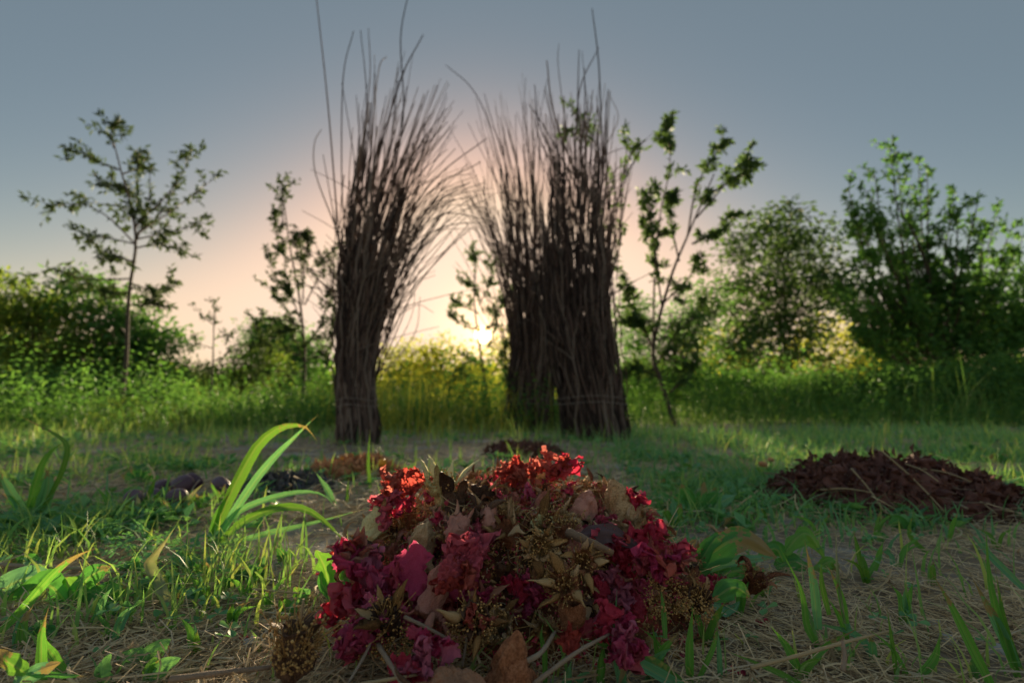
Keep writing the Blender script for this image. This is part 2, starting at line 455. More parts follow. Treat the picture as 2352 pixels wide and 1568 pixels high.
def spray(rr, x0, y0, x1, y1, sag, n):
    """loose sticks that arch out of a bundle in layout pixels"""
    out = []
    for i in range(n):
        a = x0 + rr.normal(0, 9), y0 + rr.normal(0, 35)
        e = x1 + rr.normal(0, 26), y1 + rr.normal(0, 42)
        m = (a[0] * .45 + e[0] * .55 + sag[0] + rr.normal(0, 8), a[1] * .45 + e[1] * .55 + sag[1] + rr.normal(0, 12))
        dy = rr.normal(0, 0.15)
        out.append(([(a[0], a[1], 0), (m[0], m[1], dy * .6), (e[0], e[1], dy)], rr.uniform(0.0035, 0.0065)))
    return out
r1 = np.random.default_rng(41)
ex = [([(785, 620, 0), (772, 470, 0), (752, 230, 0), (725, -20, 0)], 0.009),
      ([(795, 560, 0), (785, 420, 0), (788, 180, 0), (812, 72, 0)], 0.007),
      ([(830, 420, 0), (842, 230, 0), (828, 70, 0)], 0.0065), ([(838, 300, 0), (850, 170, 0), (846, 65, 0)], 0.006),
      ([(855, 420, 0), (915, 195, 0), (972, 80, 0)], 0.0085),
      ([(890, 470, 0), (926, 270, 0), (920, 90, 0), (938, -15, 0)], 0.008),
      ([(770, 520, 0), (725, 400, 0), (722, 330, 0), (738, 298, 0)], 0.006),
      ([(785, 600, 0), (762, 470, 0), (742, 355, 0)], 0.006),
      ([(850, 330, 0), (870, 160, 0), (888, 130, 0)], 0.006),
      ([(880, 660, 0), (910, 720, -.1), (960, 700, -.2), (996, 718, -.3)], 0.004),
      ([(880, 720, 0), (930, 660, -.1), (1000, 632, -.2)], 0.004),
      ([(930, 500, 0), (1010, 400, 0), (1118, 318, 0)], 0.008), ([(925, 520, 0), (1000, 430, 0), (1105, 372, 0)], 0.008)]
ex += spray(r1, 872, 760, 1040, 470, (-22, 10), 24) + spray(r1, 905, 600, 1095, 440, (-12, -30), 22) + spray(r1, 885, 560, 1015, 270, (-18, 5), 34) + spray(r1, 850, 540, 925, 210, (0, 0), 26) + spray(r1, 820, 560, 850, 230, (0, 0), 14)
ex += spray(r1, 865, 830, 940, 640, (10, 0), 10) + spray(r1, 783, 740, 742, 590, (0, 0), 8)
bundle('stick_bundle', 3.95, [(1040, 776, 872), (960, 778, 866), (860, 776, 858), (780, 776, 868), (700, 780, 886), (600, 783, 912), (500, 786, 945), (400, 796, 975), (300, 806, 990), (180, 806, 985), (60, 800, 980)],
       230, 150, 'slender standing bundle of dark dry sticks, the one left of the sun', (1.45, 3.0), seed=3, extras=ex)
r2 = np.random.default_rng(42)
ex = [([(1180, 520, 0), (1128, 300, 0), (1085, 205, 0), (1024, 150, 0)], 0.009), ([(1200, 500, 0), (1140, 310, 0), (1112, 215, 0)], 0.008),
      ([(1180, 700, 0), (1120, 560, 0), (1040, 490, 0)], 0.006), ([(1170, 600, 0), (1100, 420, 0), (1030, 290, 0)], 0.006),
      ([(1175, 760, 0), (1120, 680, 0), (1040, 610, 0)], 0.0045)]
ex += spray(r2, 1180, 640, 1075, 420, (8, 30), 30) + spray(r2, 1195, 560, 1135, 280, (6, 10), 24) + spray(r2, 1220, 600, 1060, 480, (0, 25), 14) + spray(r2, 1230, 520, 1210, 250, (0, 0), 22) + spray(r2, 1280, 520, 1290, 260, (0, 0), 14) + spray(r2, 1170, 800, 1095, 600, (5, 12), 12)
bundle('stick_bundle', 6.2, [(1010, 1150, 1272), (900, 1166, 1272), (800, 1173, 1284), (700, 1160, 1298), (600, 1140, 1310), (500, 1115, 1320), (400, 1105, 1330), (300, 1115, 1320), (200, 1130, 1320), (60, 1140, 1320)],
       200, 140, 'broad bundle of dry sticks right beside the setting sun, behind its neighbour', (1.9, 4.3), seed=5, rad=(0.008, 0.015), extras=ex)
r3 = np.random.default_rng(43)
ex = [([(1330, 420, 0), (1272, 260, 0), (1256, 140, 0)], 0.011), ([(1385, 420, 0), (1376, 160, 0), (1360, 20, 0)], 0.009),
      ([(1320, 420, 0), (1330, 215, 0), (1375, 110, 0)], 0.008), ([(1325, 300, 0), (1330, 115, 0)], 0.008),
      ([(1300, 300, 0), (1282, 150, 0), (1284, 100, 0)], 0.0045), ([(1385, 400, 0), (1392, 260, 0), (1397, 205, 0)], 0.009),
      ([(1395, 520, 0), (1450, 430, 0)], 0.004), ([(1405, 400, 0), (1500, 305, 0)], 0.004), ([(1300, 420, 0), (1240, 290, 0), (1228, 195, 0)], 0.008),
      ([(1320, 420, 0), (1255, 300, 0), (1215, 240, 0)], 0.007), ([(1395, 330, 0), (1420, 270, 0), (1398, 215, 0)], 0.005)]
ex += spray(r3, 1395, 640, 1415, 400, (6, 0), 18) + spray(r3, 1330, 500, 1320, 240, (0, 0), 24) + spray(r3, 1300, 520, 1245, 280, (0, 0), 16) + spray(r3, 1370, 500, 1385, 260, (0, 0), 14)
bundle('stick_bundle', 4.3, [(1025, 1292, 1448), (960, 1288, 1434), (880, 1276, 1424), (800, 1262, 1412), (700, 1250, 1402), (600, 1240, 1396), (500, 1232, 1398), (400, 1226, 1408), (300, 1226, 1412), (150, 1230, 1405), (0, 1236, 1400)],
       250, 170, 'thick bundle of dry sticks with a flared base, rightmost and tallest of the three', (1.35, 3.3), seed=8, extras=ex)

# ------------------------------------------------------------------ trees
def rand_dirs(n, rr, up=0.3):
    d = rr.normal(0, 1, (n, 3)); d[:, 2] = d[:, 2] * 0.6 + up
    return d / np.linalg.norm(d, axis=1)[:, None]
def leafed_branch(bmb, lmb, p, r0, rr, Lf, nl, twig=0.0, ntw=0, spread=0.05, Wf=0.42):
    """branch tube with leaves and leafy twigs along it"""
    n = len(p)
    tube(bmb, p, np.linspace(r0, r0 * 0.25, n), 5)
    tan = np.gradient(p, axis=0); tan /= np.linalg.norm(tan, axis=1)[:, None]
    segs = [(p[int(n * 0.2):], tan[int(n * 0.2):])]
    for k in range(ntw):
        i = rr.integers(int(n * 0.2), n); d = tan[i] * 0.7 + rr.normal(0, 0.6, 3) + np.array([0, 0, 0.15]); d /= np.linalg.norm(d)
        L = twig * rr.uniform(0.5, 1.1)
        q = np.array([p[i] + d * L * s + np.array([0, 0, -0.06]) * L * s * s for s in np.linspace(0, 1, 7)])
        tube(bmb, q, np.linspace(r0 * 0.3, r0 * 0.1, 7), 3, False)
        tq = np.tile(d, (7, 1)); segs.append((q[1:], tq[1:]))
    tot = sum(len(s[0]) for s in segs)
    for q, tq in segs:
        m = max(3, int(nl * len(q) / tot))
        i = rr.uniform(0, len(q) - 1.001, m); a = i.astype(int); u = (i - a)[:, None]
        pos = q[a] * (1 - u) + q[np.minimum(a + 1, len(q) - 1)] * u + rr.normal(0, spread, (m, 3)) * 0.3
        d = tq[a] * 0.55 + rr.normal(0, 0.55, (m, 3)) + np.array([0, 0, -0.05])
        leaves(lmb, pos, d, rand_dirs(m, rr, 0.9), Lf * rr.uniform(0.6, 1.2, m), Lf * Wf * rr.uniform(0.7, 1.2, m))
def tree(name, Y, trunk, limbs, label, Lf, nl, mat, r0=0.03, twig=0.3, ntw=8, group=None, seed=0, dspread=0.5, cat='tree', Wf=0.42):
    """trunk, limbs: layout-pixel paths; every limb leaves the plane by a depth offset of its own"""
    rr = np.random.default_rng(seed)
    b = ground_at(trunk[0][0], Y)
    root = empty(name, b, label, cat, group); O = np.array(b)
    tp = [tuple(b + Vector((0, 0, -0.03)))] + [tuple(at(x, y, Y)) for x, y in trunk[1:]]
    tp = smooth_path(tp, 20)
    tb = MB(); tube(tb, tp - O, np.linspace(r0, r0 * 0.25, 20), 8); tb.build('trunk', M['bark'], root)
    bmb, lmb = MB(), MB()
    for lb in limbs:
        dy = rr.uniform(-dspread, dspread); m = len(lb)
        q = smooth_path([tuple(at(x, y, Y + dy * (i / (m - 1)))) for i, (x, y) in enumerate(lb)], 12)
        leafed_branch(bmb, lmb, q - O, r0 * 0.45, rr, Lf, nl, twig, ntw, Wf=Wf)
    bmb.build('branches', M['bark'], root)
    lmb.build('crown', mat, root)
    return root
def bushy(name, Y, blobs, label, nleaf, Lf, mat, trunk_px=None, group=None, seed=0, cl=26, cr=0.2, cat='tree', r0=0.05, Wf=0.45, ystretch=1.0):
    """blobs: (px, py, rx, ry) in layout pixels -> ellipsoids of leaf clusters carried by limbs"""
    rr = np.random.default_rng(seed)
    tx = trunk_px if trunk_px else np.mean([b[0] for b in blobs])
    b = ground_at(tx, Y); root = empty(name, b, label, cat, group); O = np.array(b)
    cx = np.mean([q[0] for q in blobs]); ct = min(q[1] for q in blobs)
    top = at(cx, ct, Y)
    tp = smooth_path([tuple(b - Vector((0, 0, .05))), tuple(b.lerp(top, .4) + Vector((.05, 0, 0))), tuple(b.lerp(top, .9))], 12)
    tb = MB(); tube(tb, tp - O, np.linspace(r0, r0 * .3, 12), 7); tb.build('trunk', M['bark'], root)
    area = np.array([q[2] * q[3] for q in blobs], float); area /= area.sum()
    bmb, lmb = MB(), MB()
    k = Y / F
    for q, a in zip(blobs, area):
        nc = max(3, int(nleaf * a / cl))
        c = np.array(at(q[0], q[1], Y + rr.normal(0, .2)))
        d = rr.normal(0, 1, (nc, 3)); d /= np.linalg.norm(d, axis=1)[:, None]
        rad = rr.uniform(0.25, 1, nc) ** 0.6
        ctr = c + d * rad[:, None] * np.array([q[2] * k, (q[2] + q[3]) / 2 * k * ystretch, q[3] * k])
        ctr = ctr[ctr[:, 2] > 0.05]
        for i in range(0, len(ctr), 4):
            s = tp[min(11, int(3 + 8 * rr.random()))]
            mid = s * .5 + ctr[i] * .5 + np.array([0, 0, -.05])
            tube(bmb, smooth_path([s, mid, ctr[i]], 5) - O, np.linspace(r0 * .3, r0 * .06, 5), 3, False)
        n = len(ctr) * cl
        cc = np.repeat(ctr, cl, 0); sg = cr * np.repeat(rr.uniform(.5, 1.3, len(ctr)), cl)[:, None]
        pos = cc + rr.normal(0, 1, (n, 3)) * sg * np.array([1, 1, .55])
        ld = (pos - cc) / (sg + 1e-6) * .6 + rr.normal(0, .5, (n, 3)) + np.array([0, 0, -.1])
        leaves(lmb, pos - O, ld, rand_dirs(n, rr, .8), Lf * rr.uniform(.6, 1.25, n), Lf * Wf * rr.uniform(.7, 1.2, n))
    bmb.build('branches', M['bark'], root)
    lmb.build('crown', mat, root)
    return root

# slender young tree, left
tree('young_tree', 8.0, [(282, 985), (288, 850), (296, 680), (312, 560), (300, 470), (280, 400), (262, 330)],
     [[(262, 340), (256, 315), (258, 290)], [(275, 390), (225, 372), (182, 345)], [(280, 400), (320, 385), (312, 370)], [(290, 430), (262, 425), (240, 425)],
      [(310, 560), (250, 500), (190, 470), (112, 470)], [(310, 560), (240, 545), (205, 545)], [(308, 530), (340, 470), (345, 380)], [(310, 520), (390, 440), (435, 370)],
      [(310, 540), (400, 480), (485, 415)], [(312, 550), (400, 530), (482, 510)], [(312, 570), (360, 560), (400, 572)], [(305, 600), (265, 590), (245, 595)],
      [(300, 640), (200, 640), (100, 610)], [(298, 650), (350, 665), (400, 655)], [(298, 670), (240, 670), (190, 640)], [(310, 560), (330, 500), (300, 450)],
      [(310, 520), (290, 480), (210, 465)], [(296, 700), (340, 700), (360, 690)], [(310, 540), (370, 490), (400, 420)]],
     'slender young tree with an airy crown, tallest on the left against the sky', 0.125, 150, M['tree_fine'], 0.035, 0.38, 7, seed=11, Wf=0.36)
tree('sapling', 7.5, [(488, 985), (488, 850), (492, 710)],
     [[(490, 760), (494, 725), (492, 700)], [(490, 745), (465, 725), (450, 705)], [(490, 780), (515, 770), (530, 772)], [(489, 800), (460, 790), (442, 775)], [(489, 830), (520, 815), (540, 800)], [(489, 845), (465, 850), (440, 862)]],
     'tiny lone sapling against pale sky between the young tree and the left bundle', 0.075, 50, M['tree_fine'], 0.02, 0.14, 5, seed=12)
tree('shrub', 8.0, [(690, 985), (700, 850), (690, 700), (665, 560), (648, 430)],
     [[(650, 520), (648, 460), (646, 420)], [(665, 600), (640, 560), (632, 500)], [(690, 700), (640, 650), (615, 590)], [(695, 700), (700, 600), (715, 530)], [(700, 750), (620, 730), (580, 745)],
      [(700, 700), (740, 620), (770, 560)], [(700, 780), (650, 700), (620, 660)], [(700, 800), (740, 740), (755, 650)], [(700, 640), (680, 560), (690, 540)], [(700, 820), (640, 800), (590, 790)],
      [(700, 830), (740, 810), (765, 740)], [(690, 740), (660, 640), (650, 560)], [(700, 840), (670, 760), (640, 760)], [(700, 860), (610, 850), (570, 870)], [(740, 860), (760, 800), (775, 640)]],
     'tall wispy shrub with small leaves close behind the left bundle', 0.08, 260, M['tree_fine'], 0.03, 0.3, 10, seed=13, Wf=.55)
tree('shrub', 9.0, [(1130, 975), (1110, 850), (1090, 700), (1092, 590)],
     [[(1092, 640), (1090, 600), (1088, 578)], [(1100, 720), (1060, 700), (1040, 690)], [(1100, 700), (1130, 640), (1120, 600)], [(1110, 760), (1060, 745), (1030, 720)], [(1120, 760), (1160, 680), (1165, 620)],
      [(1120, 850), (1080, 830), (1050, 850)], [(1110, 720), (1090, 660), (1070, 650)], [(1140, 830), (1180, 750), (1190, 700)], [(1130, 860), (1160, 800), (1150, 740)], [(1120, 800), (1140, 740), (1140, 690)],
      [(1120, 880), (1060, 870), (1010, 850)], [(1130, 900), (1170, 860), (1190, 830)]],
     'loose shrub through whose leaves the setting sun shines', 0.08, 230, M['tree_dark'], 0.03, 0.3, 9, seed=14, Wf=.55)
tree('young_tree', 6.5, [(1545, 975), (1520, 880), (1500, 800), (1540, 640), (1580, 540), (1640, 400)],
     [[(1500, 800), (1505, 600), (1520, 470), (1540, 380), (1530, 290)], [(1540, 340), (1530, 310), (1532, 288)], [(1580, 540), (1600, 430), (1645, 350), (1662, 325)], [(1600, 500), (1660, 430), (1720, 350)], [(1640, 440), (1690, 410), (1722, 390)],
      [(1520, 700), (1500, 560), (1480, 520)], [(1500, 800), (1450, 700), (1430, 620)], [(1560, 600), (1540, 500), (1550, 440)], [(1500, 850), (1560, 760), (1620, 700)], [(1520, 700), (1580, 640), (1600, 600)], [(1500, 800), (1470, 740), (1440, 740)],
      [(1530, 880), (1480, 850), (1440, 850)], [(1540, 900), (1590, 850), (1600, 800)], [(1590, 560), (1650, 530), (1690, 500)], [(1515, 640), (1490, 480), (1500, 440)]],
     'young tree with two leafy rods forking upward just right of the bundles', 0.10, 330, M['tree_dark'], 0.035, 0.22, 12, seed=15, dspread=.35)
tree('sapling', 4.75, [(1400, 985), (1395, 800), (1380, 560), (1340, 380), (1330, 260)],
     [[(1335, 340), (1330, 280), (1305, 235)], [(1335, 330), (1310, 300), (1290, 305)], [(1340, 340), (1360, 310), (1365, 280)], [(1395, 560), (1430, 420), (1450, 350), (1475, 325)], [(1430, 420), (1440, 340), (1432, 290)],
      [(1395, 640), (1425, 560), (1425, 510)], [(1380, 560), (1400, 460), (1412, 390)], [(1440, 400), (1470, 350), (1470, 340)]],
     'leafy sapling growing up through the rightmost stick bundle', 0.075, 60, M['tree_dark'], 0.018, 0.12, 6, seed=16, dspread=.2)

G = 'trees and bushes behind the clearing'
bushy('bush', 11.5, [(40, 760, 75, 75), (120, 720, 70, 60), (30, 690, 50, 45), (70, 860, 140, 80), (190, 830, 90, 80)], 'leafy golden-green bush at the left edge of the photo', 7500, .16, M['tree_gold'], group=G, seed=21, cl=24, cr=.22)
bushy('bush', 12, [(210, 690, 65, 60), (180, 640, 30, 30), (300, 760, 80, 60), (360, 790, 50, 50), (260, 860, 130, 80), (350, 880, 80, 60)], 'rounded bush standing behind the slender young tree', 7500, .16, M['tree_mid'], group=G, seed=22, cr=.22)
bushy('bush', 9.5, [(60, 900, 110, 50), (200, 910, 110, 50), (330, 915, 90, 45)], 'low dark green thicket along the left foot of the bushes', 9000, .09, M['tree_mid'], group=G, seed=23, cr=.2, r0=.03, cat='bush')
bushy('bush', 16, [(460, 870, 60, 40), (540, 860, 60, 40), (600, 840, 50, 50)], 'small distant bush below the lone sapling', 5000, .13, M['tree_gold'], group=G, seed=24, cr=.25, cat='bush')
bushy('tree', 22, [(630, 790, 60, 55), (610, 760, 30, 30), (690, 830, 60, 50)], 'pale hazy tree far behind the wispy shrub', 7000, .2, M['tree_mid'], group=G, seed=25, cr=.4)
bushy('bush', 13, [(930, 830, 70, 50), (1000, 815, 60, 42), (900, 870, 70, 50), (1040, 850, 60, 45), (980, 880, 110, 50)], 'sunlit golden hedge bush left of the sun between the bundles', 5200, .12, M['hedge_glow'], group=G, seed=26, cr=.22, cat='bush')
bushy('bush', 12, [(1110, 880, 80, 50), (1180, 830, 60, 70), (1250, 860, 80, 70)], 'glowing bush low down beneath the setting sun', 4200, .11, M['hedge_glow'], group=G, seed=27, cr=.22, cat='bush')
bushy('bush', 8.8, [(1460, 760, 45, 90), (1450, 880, 60, 60), (1590, 760, 50, 90), (1580, 880, 70, 60), (1620, 690, 30, 50)], 'green bush filling the foot of the forked young tree', 11000, .075, M['tree_mid'], group=G, seed=28, cr=.18, cat='bush')
bushy('tree', 13.5, [(1760, 560, 75, 60), (1790, 505, 55, 36), (1690, 570, 34, 50), (1880, 545, 38, 44), (1830, 590, 50, 50), (1720, 690, 80, 90), (1840, 680, 90, 80), (1910, 640, 60, 60), (1780, 800, 130, 80)], 'round-headed tree between the forked young tree and the big tree', 8000, .19, M['tree_dark'], 1790, group=G, seed=29, cr=.24, cl=20)
def up_limbs(base, tips, rr=random.Random(9)):
    out = []
    for (x, y) in tips:
        bx, by = base[0] + (x - base[0]) * .25 + rr.gauss(0, 14), base[1] + (y - base[1]) * rr.uniform(.1, .3)
        out.append([(bx, by), ((bx + x) / 2 + rr.gauss(0, 12) + (x - bx) * .12, (by + y) / 2), (x, y)])
    return out
tree('tree', 10.5, [(2180, 985), (2170, 860), (2150, 700), (2110, 560), (2060, 470)],
     up_limbs((2150, 860), [(2045, 345), (2060, 375), (2110, 368), (2130, 400), (2010, 405), (1990, 440), (1950, 440), (1945, 470), (1975, 520), (2190, 450), (2200, 480), (2245, 470), (2290, 490), (2320, 530), (2350, 545), (2370, 600), (1960, 600), (1930, 640), (1940, 700), (2040, 560), (2120, 540), (2230, 590), (2300, 640),
      (2080, 640), (2160, 620), (2370, 700), (2270, 700), (2000, 680), (2200, 680), (2340, 780), (1990, 780), (2090, 720), (2140, 720), (2090, 460), (2070, 540), (2000, 500), (2160, 520), (2260, 540)]),
     'big airy dark green tree with feathery upright branches at the right edge', .15, 330, M['tree_mid'], .06, .42, 16, seed=30, dspread=1.1, Wf=.4)
bushy('bush', 10.9, [(2050, 740, 95, 80), (2200, 720, 130, 90), (2320, 720, 80, 110), (2230, 840, 150, 90), (2090, 830, 80, 80)], 'dense undergrowth filling the lower half of the big right tree', 8500, .16, M['tree_mid'], 2180, group=G, seed=35, cr=.22, cl=20, r0=.04, cat='bush')
tree('tree', 12.2, [(30, 985), (35, 850), (30, 720)], up_limbs((30, 850), [(5, 640), (30, 628), (60, 650), (-20, 660), (90, 690), (130, 660), (150, 640), (110, 700), (60, 720)]),
     'feathery tree top rising over the golden bush at the left edge', .14, 260, M['tree_gold'], .04, .35, 12, seed=36, dspread=.7)
bushy('bush', 9, [(1680, 900, 90, 50), (1800, 910, 90, 45), (1910, 900, 90, 50)], 'low dark thicket at the foot of the round-headed tree', 9000, .085, M['tree_mid'], group=G, seed=31, cr=.18, r0=.03, cat='bush')
bushy('bush', 8, [(2060, 900, 90, 60), (2190, 905, 100, 60), (2320, 890, 90, 80)], 'broad low bush under the big tree at the right', 10000, .085, M['tree_mid'], group=G, seed=32, cr=.18, r0=.03, cat='bush')
bushy('bush', 15, [(1660, 800, 80, 60), (1930, 800, 120, 70), (2050, 830, 80, 60)], 'yellow-green bush glowing behind the low thicket', 6000, .14, M['hedge_glow'], group=G, seed=33, cr=.27, cat='bush')
# the far wood closes the horizon
mb = MB(); rr = np.random.default_rng(5)
n = 26000
th = rr.uniform(-1.35, 1.35, n); R = rr.uniform(28, 45, n)
hh = 1.2 + 2.2 * vnoise(th * 40, th * 0, .35, 3)
z = hh * rr.random(n) ** .8
pos = np.stack([np.sin(th) * R, np.cos(th) * R, z], 1)
leaves(mb, pos, rr.normal(0, 1, (n, 3)), rand_dirs(n, rr, .5), .5 * rr.uniform(.6, 1.3, n), .32)
tag(mb.build('distant_wood', M['tree_gold']), 'low far-off line of woodland closing the meadow', 'wood', kind='stuff')

# ------------------------------------------------------------------ tall herbs and grass
def scatter(n, y0, y1, half=1.12, p=1.0, dens=None, rr=rng):
    """points in the camera's wedge of ground, denser near; dens(x,y)->0..1 thins them"""
    u = rr.random(n); Y = (y0 ** -p + u * (y1 ** -p - y0 ** -p)) ** (-1 / p) if p else y0 + u * (y1 - y0)
    Xx = rr.uniform(-1, 1, n) * (half * Y + .25)
    if dens is not None:
        k = rr.random(n) < dens(Xx, Y); Xx, Y = Xx[k], Y[k]
    return Xx, Y
def on_mound(x, y): return mound(x, y) > 0.004
# layout column of a ground point
def colx(x, y): return 1176 + x / y * F
def herb_d(x, y):
    c = colx(x, y)
    return np.clip(.25 + .9 * vnoise(x, y, .8, 8), 0, 1) * np.where((y < 5.6) & (c > 740), .0, 1) * np.where((y < 6.5) & (c > 1440) & (c < 2400), .35, 1)
mb = MB()
x, y = scatter(15000, 4.9, 12, p=.3, dens=herb_d)
n = len(x); h = rng.uniform(.2, .9, n) * np.where(y < 6, .5, 1) * (0.3 + 1.3 * vnoise(x, y, 1.1, 9) ** 1.5)
blades(mb, np.stack([x, y, gh(x, y)], 1), rng.uniform(0, 2 * PI, n), h, rng.uniform(.006, .013, n), rng.uniform(.1, .7, n), 4)
tag(mb.build('tall_grass', M['herb']), 'tall unmown grass and herbs at the foot of the bushes', 'grass', kind='stuff')
M['golden'] = mat_leaf('sunlit_grass', [(0.16, 0.22, 0.05), (0.30, 0.33, 0.07), (0.48, 0.42, 0.10)], 0.55, nscale=0.9, spec=.15)  # backlit glow of the grass near the sun, painted as its leaf colour
mb = MB(); x, y = scatter(5200, 4.8, 8.5, p=.3, dens=lambda a, b: np.clip(1.2 - np.abs(colx(a, b) - 1010) / 260, 0, 1) * (.4 + .8 * vnoise(a, b, 1.5, 50)))
n = len(x)
blades(mb, np.stack([x, y, gh(x, y)], 1), rng.uniform(0, 2 * PI, n), rng.uniform(.25, .95, n) * (.4 + vnoise(x, y, 1.3, 51)), rng.uniform(.005, .012, n), rng.uniform(.1, .8, n), 4)
tag(mb.build('sunlit_grass', M['golden']), 'tall grass glowing gold in front of the sun between the bundles', 'grass', kind='stuff')
mb = MB()
x, y = scatter(5200, 5.2, 11.5, p=.3, dens=herb_d)
for a, b in zip(x, y):
    H = random.uniform(.2, 1.0) * (1 if b > 6.5 else .5) * (.35 + 1.4 * float(vnoise(a, b, .8, 44))); z0 = float(gh(a, b)); m = 11
    t = np.linspace(.15, 1, m); lean = np.array([random.gauss(0, .15), random.gauss(0, .15)])
    pos = np.stack([a + lean[0] * t * H, b + lean[1] * t * H, z0 + t * H], 1)
    d = np.concatenate([rng.normal(0, 1, (m, 2)), rng.uniform(0, .9, (m, 1))], 1)
    leaves(mb, pos, d, rand_dirs(m, rng, 1), .085 * rng.uniform(.5, 1.1, m), .03)
tag(mb.build('leafy_herbs', M['tree_mid']), 'leafy knee-high herbs mixed into the tall grass', 'herbs', kind='stuff')

# near and middle ground: where green grows and where the ground is bare
def green(x, y):
    c = colx(x, y)
    g = vnoise(x, y, 2.2, 11) * .6 + vnoise(x, y, 6, 12) * .4
    right = np.clip((c - 1300) / 250, 0, 1) * np.clip((y - 1.15) / .5, 0, 1)
    left = np.clip((760 - c) / 250, 0, 1) * np.clip((y - .62) / .25, 0, 1)
    path = np.exp(-((y - 3.0) / .3) ** 2) * np.clip((820 - c) / 100, 0, 1) * np.clip((c - 350) / 150, 0, 1) + np.exp(-((y - 2.9) / .25) ** 2) * np.clip((150 - np.abs(c - 1120)) / 80, 0, 1)
    far = np.clip((y - 3.4) / .6, 0, 1)
    base = .03 + .75 * right + .62 * left + .85 * far + .3 * np.clip((y - 1.6) / .6, 0, 1)
    g = np.clip((g - .28) * 2.4, 0, 1.3)
    return np.clip(base * (g + .06) - .85 * path, 0, 1) * (~on_mound(x, y))
mb = MB()
x, y = scatter(50000, .55, 6.2, p=.55, dens=green)
n = len(x)
h = rng.uniform(.015, .08, n) ** 1.0 * (.5 + 1.1 * vnoise(x, y, 7, 33)) * (1 + .5 * np.clip(y - 1.5, 0, 3)) * (.7 + .6 * vnoise(x, y, 3, 13)) 
blades(mb, np.stack([x, y, gh(x, y) - .002], 1), rng.uniform(0, 2 * PI, n), h, rng.uniform(.0022, .0055, n) * (1 + .25 * y), rng.uniform(.1, 1.1, n), 4)
tag(mb.build('meadow_grass', M['grass']), 'short green grass covering the clearing', 'grass', kind='stuff')
mb = MB()
x, y = scatter(34000, .95, 5.5, p=.6, dens=lambda a, b: green(a, b) * np.clip((colx(a, b) - 1250) / 200, 0, 1))
n = len(x)
blades(mb, np.stack([x, y, gh(x, y) - .002], 1), rng.uniform(0, 2 * PI, n), rng.uniform(.03, .10, n) * (1 + .35 * np.clip(y - 1.5, 0, 3)), rng.uniform(.003, .007, n) * (1 + .2 * y), rng.uniform(.2, 1.3, n), 4)
tag(mb.build('meadow_grass', M['grass_deep']), 'lush deep green grass on the right of the clearing', 'grass', kind='stuff')
mb = MB()
x, y = scatter(2600, 1.0, 4.6, p=.8, dens=lambda a, b: green(a, b) * .5 * (np.abs(colx(a, b) - 1000) > 320))
n = len(x)
blades(mb, np.stack([x, y, gh(x, y) - .002], 1), rng.uniform(0, 2 * PI, n), rng.uniform(.07, .17, n), rng.uniform(.005, .010, n), rng.uniform(.6, 1.5, n), 7)
tag(mb.build('long_grass', M['grass_deep']), 'longer arching blades scattered in the green parts of the clearing', 'grass', kind='stuff')
mb = MB()
x, y = scatter(2600, 1.1, 5.0, p=.6, dens=lambda a, b: np.clip(green(a, b) * 1.3, 0, 1) * (vnoise(a, b, 2.6, 60) > .45))
x, y = x[~on_mound(x, y)], y[~on_mound(x, y)]; x = np.repeat(x, 7); y = np.repeat(y, 7); n = len(x); th = rng.uniform(0, 2 * PI, n)
leaves(mb, np.stack([x, y, gh(x, y) + rng.uniform(.004, .03, n)], 1), np.stack([np.cos(th), np.sin(th), rng.uniform(.0, .9, n)], 1), np.tile([0., 0., 1.], (n, 1)) + rng.normal(0, .25, (n, 3)), rng.uniform(.02, .055, n) * (1 + .12 * y), rng.uniform(.010, .024, n) * (1 + .12 * y), .2)
tag(mb.build('meadow_weeds', M['clover']), 'small broad-leaved weeds dotted through the grass of the clearing', 'weeds', kind='stuff')
# clover: three leaflets on a stalk
mb = MB()
def clov(a, b):
    c = colx(a, b)
    return np.clip(green(a, b) * 1.2 * np.clip(vnoise(a, b, 3.2, 15) * 2.2 - .7, 0, 1) + np.exp(-((b - .98) / .2) ** 2) * (c > 270) * (c < 600) * .8 + (c > 1480) * (c < 1750) * (b > 1) * (b < 1.7) * .5, 0, 1)
x, y = scatter(9000, .6, 3.6, p=.8, dens=clov)
x, y = x[~on_mound(x, y)], y[~on_mound(x, y)]
n = len(x); z = gh(x, y) + rng.uniform(.008, .045, n); sz = rng.uniform(.007, .0135, n)
th0 = rng.uniform(0, 2 * PI, n)
tilt = rng.normal(0, .35, (n, 2))
ring = np.array([(0, 0), (.35, .22), (.75, .42), (1.0, .3), (1.06, 0), (1.0, -.3), (.75, -.42), (.35, -.22)])
for k in range(3):
    th = th0 + k * 2.1
    dx, dy = np.cos(th), np.sin(th)
    V = []
    for (u, v) in ring:
        px = u * sz * dx - v * sz * dy; py = u * sz * dy + v * sz * dx
        V.append(np.stack([x + px, y + py, z + tilt[:, 0] * px + tilt[:, 1] * py + np.abs(v) * sz * .5], 1))
    V = np.stack(V, 1).reshape(-1, 3); kk = np.arange(n)[:, None] * 8
    mb.v.append(V); mb.q.append(np.concatenate([kk + np.array([[0, i, i + 1]]) for i in range(1, 7)]) + mb.n); mb.n += len(V)
tag(mb.build('clover_cover', M['clover']), 'patches of small clover leaves close to the soil', 'clover', kind='stuff')
